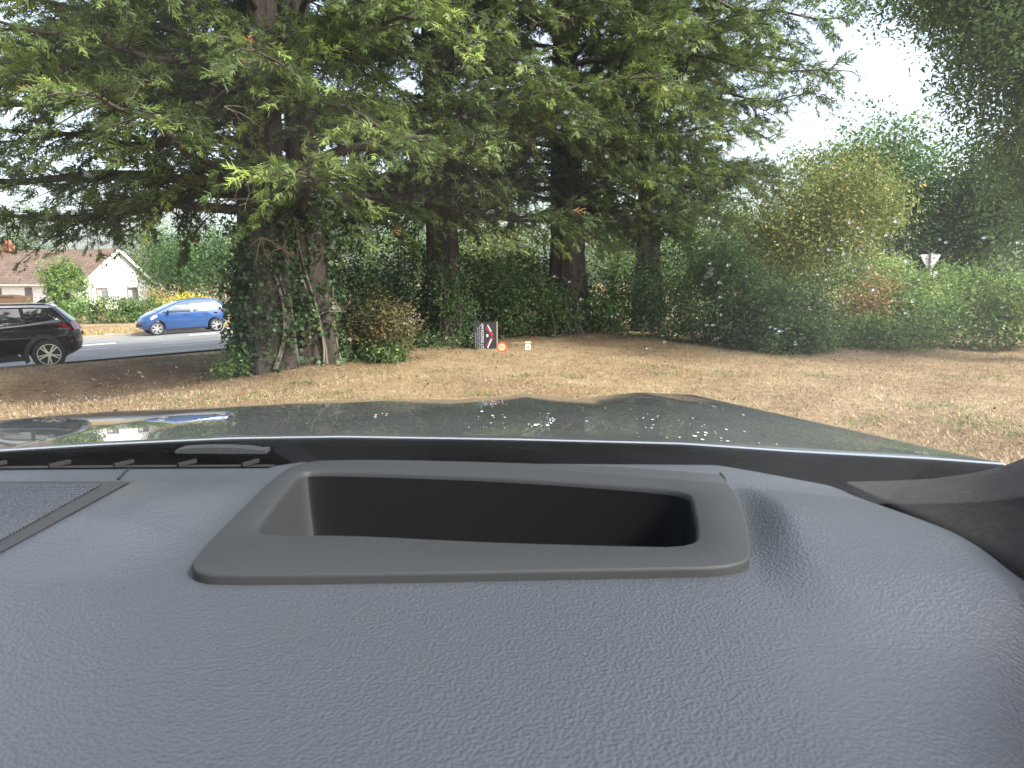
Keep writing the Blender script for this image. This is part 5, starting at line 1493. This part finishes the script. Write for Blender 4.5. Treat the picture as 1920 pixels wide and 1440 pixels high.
# ---- windscreen glass
def glass_base(x): return .700 - .175 * (np.abs(x - CX) / .72) ** 2
def glass_z(x, y): return 1.208 + (glass_base(x) - y) * .56
def screen_mat():
    m, nt, b = new_mat('dusty windscreen glass with painted glare haze')
    nt.nodes.remove(b)
    out = nt.nodes['Material Output']
    tr = nt.nodes.new('ShaderNodeBsdfTransparent'); tr.inputs[0].default_value = (.93, .955, .945, 1)
    gl = nt.nodes.new('ShaderNodeBsdfGlossy'); gl.inputs['Roughness'].default_value = 0.0
    fr_ = nt.nodes.new('ShaderNodeFresnel'); fr_.inputs[0].default_value = 1.12
    m1 = nt.nodes.new('ShaderNodeMixShader')
    nt.links.new(fr_.outputs[0], m1.inputs[0]); nt.links.new(tr.outputs[0], m1.inputs[1]); nt.links.new(gl.outputs[0], m1.inputs[2])
    v = coord(nt, 'Object')
    n = noise(nt, 4.5, 6, .6, v); n2 = noise(nt, 150, 3, .6, v)
    r = ramp(nt, [(.44, (.0005, .0005, .0005)), (.78, (.014, .014, .014))])
    nt.links.new(n.outputs[0], r.inputs[0])
    r2 = ramp(nt, [(.68, (0, 0, 0)), (.80, (.10, .10, .10))]); nt.links.new(n2.outputs[0], r2.inputs[0])
    ad0 = nt.nodes.new('ShaderNodeMath'); ad0.operation = 'ADD'
    nt.links.new(r.outputs[0], ad0.inputs[0]); nt.links.new(r2.outputs[0], ad0.inputs[1])
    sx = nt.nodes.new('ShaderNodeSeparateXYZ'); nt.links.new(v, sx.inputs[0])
    mr = nt.nodes.new('ShaderNodeMapRange'); mr.interpolation_type = 'SMOOTHSTEP'  # glare haze painted over the dust, thicker towards the right
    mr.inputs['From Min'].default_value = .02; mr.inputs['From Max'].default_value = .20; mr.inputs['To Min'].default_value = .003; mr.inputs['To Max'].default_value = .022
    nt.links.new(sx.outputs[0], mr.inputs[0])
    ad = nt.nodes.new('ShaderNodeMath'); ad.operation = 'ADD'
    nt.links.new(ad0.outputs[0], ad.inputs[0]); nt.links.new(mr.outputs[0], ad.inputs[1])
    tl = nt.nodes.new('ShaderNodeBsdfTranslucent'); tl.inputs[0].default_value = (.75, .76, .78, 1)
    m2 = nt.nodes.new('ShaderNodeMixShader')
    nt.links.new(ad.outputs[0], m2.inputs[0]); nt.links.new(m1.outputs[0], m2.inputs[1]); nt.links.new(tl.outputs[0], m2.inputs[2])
    nt.links.new(m2.outputs[0], out.inputs['Surface'])
    return m
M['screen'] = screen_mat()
wx = np.linspace(-1.03, .372, 60); wt = np.linspace(0, 1, 40)
WV = np.zeros((40, 60, 3))
for j, x in enumerate(wx):
    y0 = float(glass_base(x)); y = y0 + (-.17 - y0) * wt
    WV[:, j, 0] = x * (1 - .08 * wt) + CX * .08 * wt; WV[:, j, 1] = y; WV[:, j, 2] = glass_z(x, y)
iw = np.arange(39)[:, None] * 60 + np.arange(59)[None]
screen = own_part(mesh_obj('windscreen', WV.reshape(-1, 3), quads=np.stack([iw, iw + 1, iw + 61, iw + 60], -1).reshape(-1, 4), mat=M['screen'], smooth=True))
screen['label'] = 'dusty windscreen speckled with water drops'
def glass_hit(px, py):
    d = ray(px, py); lo_, hi2 = .05, 1.2
    for _ in range(40):
        mdl = (lo_ + hi2) / 2; p = CAM + d * mdl
        if p[2] < glass_z(p[0], p[1]): lo_ = mdl
        else: hi2 = mdl
    return CAM + d * lo_
def glass_frame(p):
    e = 1e-3
    dx = np.array((e, 0, glass_z(p[0] + e, p[1]) - glass_z(p[0], p[1]))); dy = np.array((0, e, glass_z(p[0], p[1] + e) - glass_z(p[0], p[1])))
    n = np.cross(dx, dy); n /= np.linalg.norm(n)
    t = dx / np.linalg.norm(dx); b_ = np.cross(n, t)
    return Matrix(((t[0], b_[0], n[0], 0), (t[1], b_[1], n[1], 0), (t[2], b_[2], n[2], 0), (0, 0, 0, 1)))
def drop_mat():
    m, nt, b = new_mat('water drop')
    b.inputs['Base Color'].default_value = (1, 1, 1, 1); b.inputs['Transmission Weight'].default_value = 1.0
    b.inputs['Roughness'].default_value = .0; b.inputs['IOR'].default_value = 1.33
    return m
M['drop'] = drop_mat()
def drop_mesh(seed):
    r_ = np.random.default_rng(seed); n = 10; rings_ = 4; V = [(0, 0, .42)]; F = []
    for i in range(1, rings_ + 1):
        a = i / rings_ * math.pi / 2
        for k in range(n):
            th = 2 * math.pi * k / n; w = 1 + .12 * math.sin(2 * th + seed) * r_.uniform(.6, 1)
            V.append((math.sin(a) * math.cos(th) * w, math.sin(a) * math.sin(th) * w, .42 * math.cos(a)))
    for k in range(n): F.append((0, 1 + k, 1 + (k + 1) % n))
    for i in range(rings_ - 1):
        for k in range(n):
            a, b_ = 1 + i * n + k, 1 + i * n + (k + 1) % n; F.append((a, a + n, b_ + n, b_))
    F.append(tuple(1 + (rings_ - 1) * n + k for k in range(n))[::-1])
    me = bpy.data.meshes.new('water_drop'); me.from_pydata(V, [], F); me.polygons.foreach_set('use_smooth', np.ones(len(F), bool)); me.materials.append(M['drop']); return me
drop_meshes = [drop_mesh(s) for s in range(5)]
DROPS = [(1594,419),(1611,429),(1664,443),(1682,417),(1581,451),(1763,451),(1775,456),(1847,447),(1910,456),(1601,509),(1535,516),(1551,526),(1702,492),(1724,526),(1717,539),(1583,569),(1713,567),(1880,578),(1530,598),(1439,479),(1349,532),(1351,559),(1249,441),(1313,467),(1330,466),(1369,446),(1418,443),(1332,496),(1366,499),(1338,611),(1445,615),(1455,618),(1464,623),(1458,627),(1491,642),(1492,647),(1918,614),(1320,238),(1402,230),(1376,214),(1386,236),(1366,203),(1450,270),(1288,88),(1284,246),(1765,314),(1788,327),(1667,285),(1553,305),(1700,588),(1801,614),(1315,410),(1349,418),(1242,631),(1266,630),(1247,643),(1325,611),(1215,655),(1148,595),(1172,629),(1090,563),(1040,520),(1068,530),(1136,45),(1130,60),(1136,136),(1063,212),(1090,212),(1078,232),(1048,240),(1138,295),(178,744),(188,720),(170,708),(240,697),(212,740),(262,700),(290,720),(295,726),(222,712),(320,698),(108,742),(142,745),(175,712),(318,720),(100,745),(268,708),(286,715),(60,697),(234,745),(330,690),(36,668),(424,680),(350,735),(1480,460),(1630,520),(1555,470),(1640,545),(1400,520),(1660,470),(1420,380),(1500,345),(1462,300),(1590,330),(1700,250)]
for k in range(40):
    DROPS.append((rng.uniform(20, 1900), rng.uniform(40, 700)) if k % 3 else (rng.uniform(1150, 1900), rng.uniform(120, 660)))
for i, (px, py) in enumerate(DROPS):
    p = glass_hit(px, py); F = glass_frame(p)
    o = bpy.data.objects.new('water_drop', drop_meshes[i % 5]); COL.objects.link(o)
    dist = np.linalg.norm(p - CAM); rad = dist / FPX * rng.uniform(1.4, 3.2) * (1.0 if i < 107 else .6)
    if px < 430 and i < 107: rad *= .75
    o.parent = screen; o.matrix_parent_inverse = Matrix.Identity(4)
    o.matrix_basis = Matrix.Translation(p + np.array(F.col[2][:3]) * .0004) @ F @ Matrix.Rotation(rng.uniform(-.4, .4), 4, 'Z') @ Matrix.Diagonal((rad * rng.uniform(1.0, 1.5), rad * 1.5, rad, 1))
# ---- head-up read-out glowing in the glass
hud = empty('head_up_display'); tag(hud, 'glowing head-up read-out in the windscreen: ringed speed limit and 0 mph', 'display')
M['hudred'] = emit('red display light', (1.0, .06, .015), .42)
M['hudwhite'] = emit('warm white display light', (1.0, .80, .40), .34)
M['huddigit'] = emit('bright display light', (1.0, .88, .55), 1.0)
M['hudgreen'] = emit('green display light', (.25, .50, .12), .25)
hp = glass_hit(941, 651); HF = glass_frame(hp)
# the read-out stands upright to the driver: axes square to the line of sight
fw = unit(ray(941, 651)); rt = np.array((1.0, 0, 0)); up_ = np.cross(rt, fw); up_ /= np.linalg.norm(up_)
hm = Matrix(((rt[0], up_[0], -fw[0], hp[0]), (rt[1], up_[1], -fw[1], hp[1]), (rt[2], up_[2], -fw[2], hp[2]), (0, 0, 0, 1)))
ppm = np.linalg.norm(hp - CAM) / FPX
hud.matrix_world = hm
def hflat(name, polys, mat, z):
    bm = bmesh.new()
    for P in polys: bm.faces.new([bm.verts.new((x * ppm, y * ppm, z)) for x, y in P])
    return bm_obj(name, bm, mat, hud)
def disc(cx, cy, r, n=28): return [(cx + r * math.cos(2 * math.pi * k / n), cy + r * math.sin(2 * math.pi * k / n)) for k in range(n)]
def ringp(r0, r1, n=28): return [[(r0 * math.cos(a), r0 * math.sin(a)), (r1 * math.cos(a), r1 * math.sin(a)), (r1 * math.cos(b_), r1 * math.sin(b_)), (r0 * math.cos(b_), r0 * math.sin(b_))] for a, b_ in zip(np.linspace(0, 2 * math.pi, n + 1)[:-1], np.linspace(0, 2 * math.pi, n + 1)[1:])]
hflat('limit_ring', ringp(7.0, 9.6), M['hudred'], .0012)
hflat('limit_disc', [disc(0, 0, 7.0)], M['hudwhite'], .0012)
hflat('limit_dashes', [[(x - 1.3, -.6), (x + 1.3, -.6), (x + 1.3, .7), (x - 1.3, .7)] for x in (-3.6, 0, 3.6)], M['hudgreen'], .0016)
hflat('scale_line', [[(17, 7.0), (42, 8.6), (42, 9.4), (17, 7.9)]], M['hudwhite'], .0012)
hflat('speed_digit', [[(44, -4), (46.5, -4), (46.5, 5), (44, 5)], [(51, -4), (53.5, -4), (53.5, 5), (51, 5)], [(46.5, 3), (51, 3), (51, 5), (46.5, 5)], [(46.5, -4), (51, -4), (51, -2), (46.5, -2)]], M['huddigit'], .0012)
tc = bpy.data.curves.new('speed_unit', 'FONT'); tc.body = 'mph'; tc.size = 6.6 * ppm; tc.align_x = 'CENTER'; tc.materials.append(M['huddigit'])
to = text_mesh('speed_unit', tc, hud); to.location = (48.8 * ppm, 7.6 * ppm, .0012)
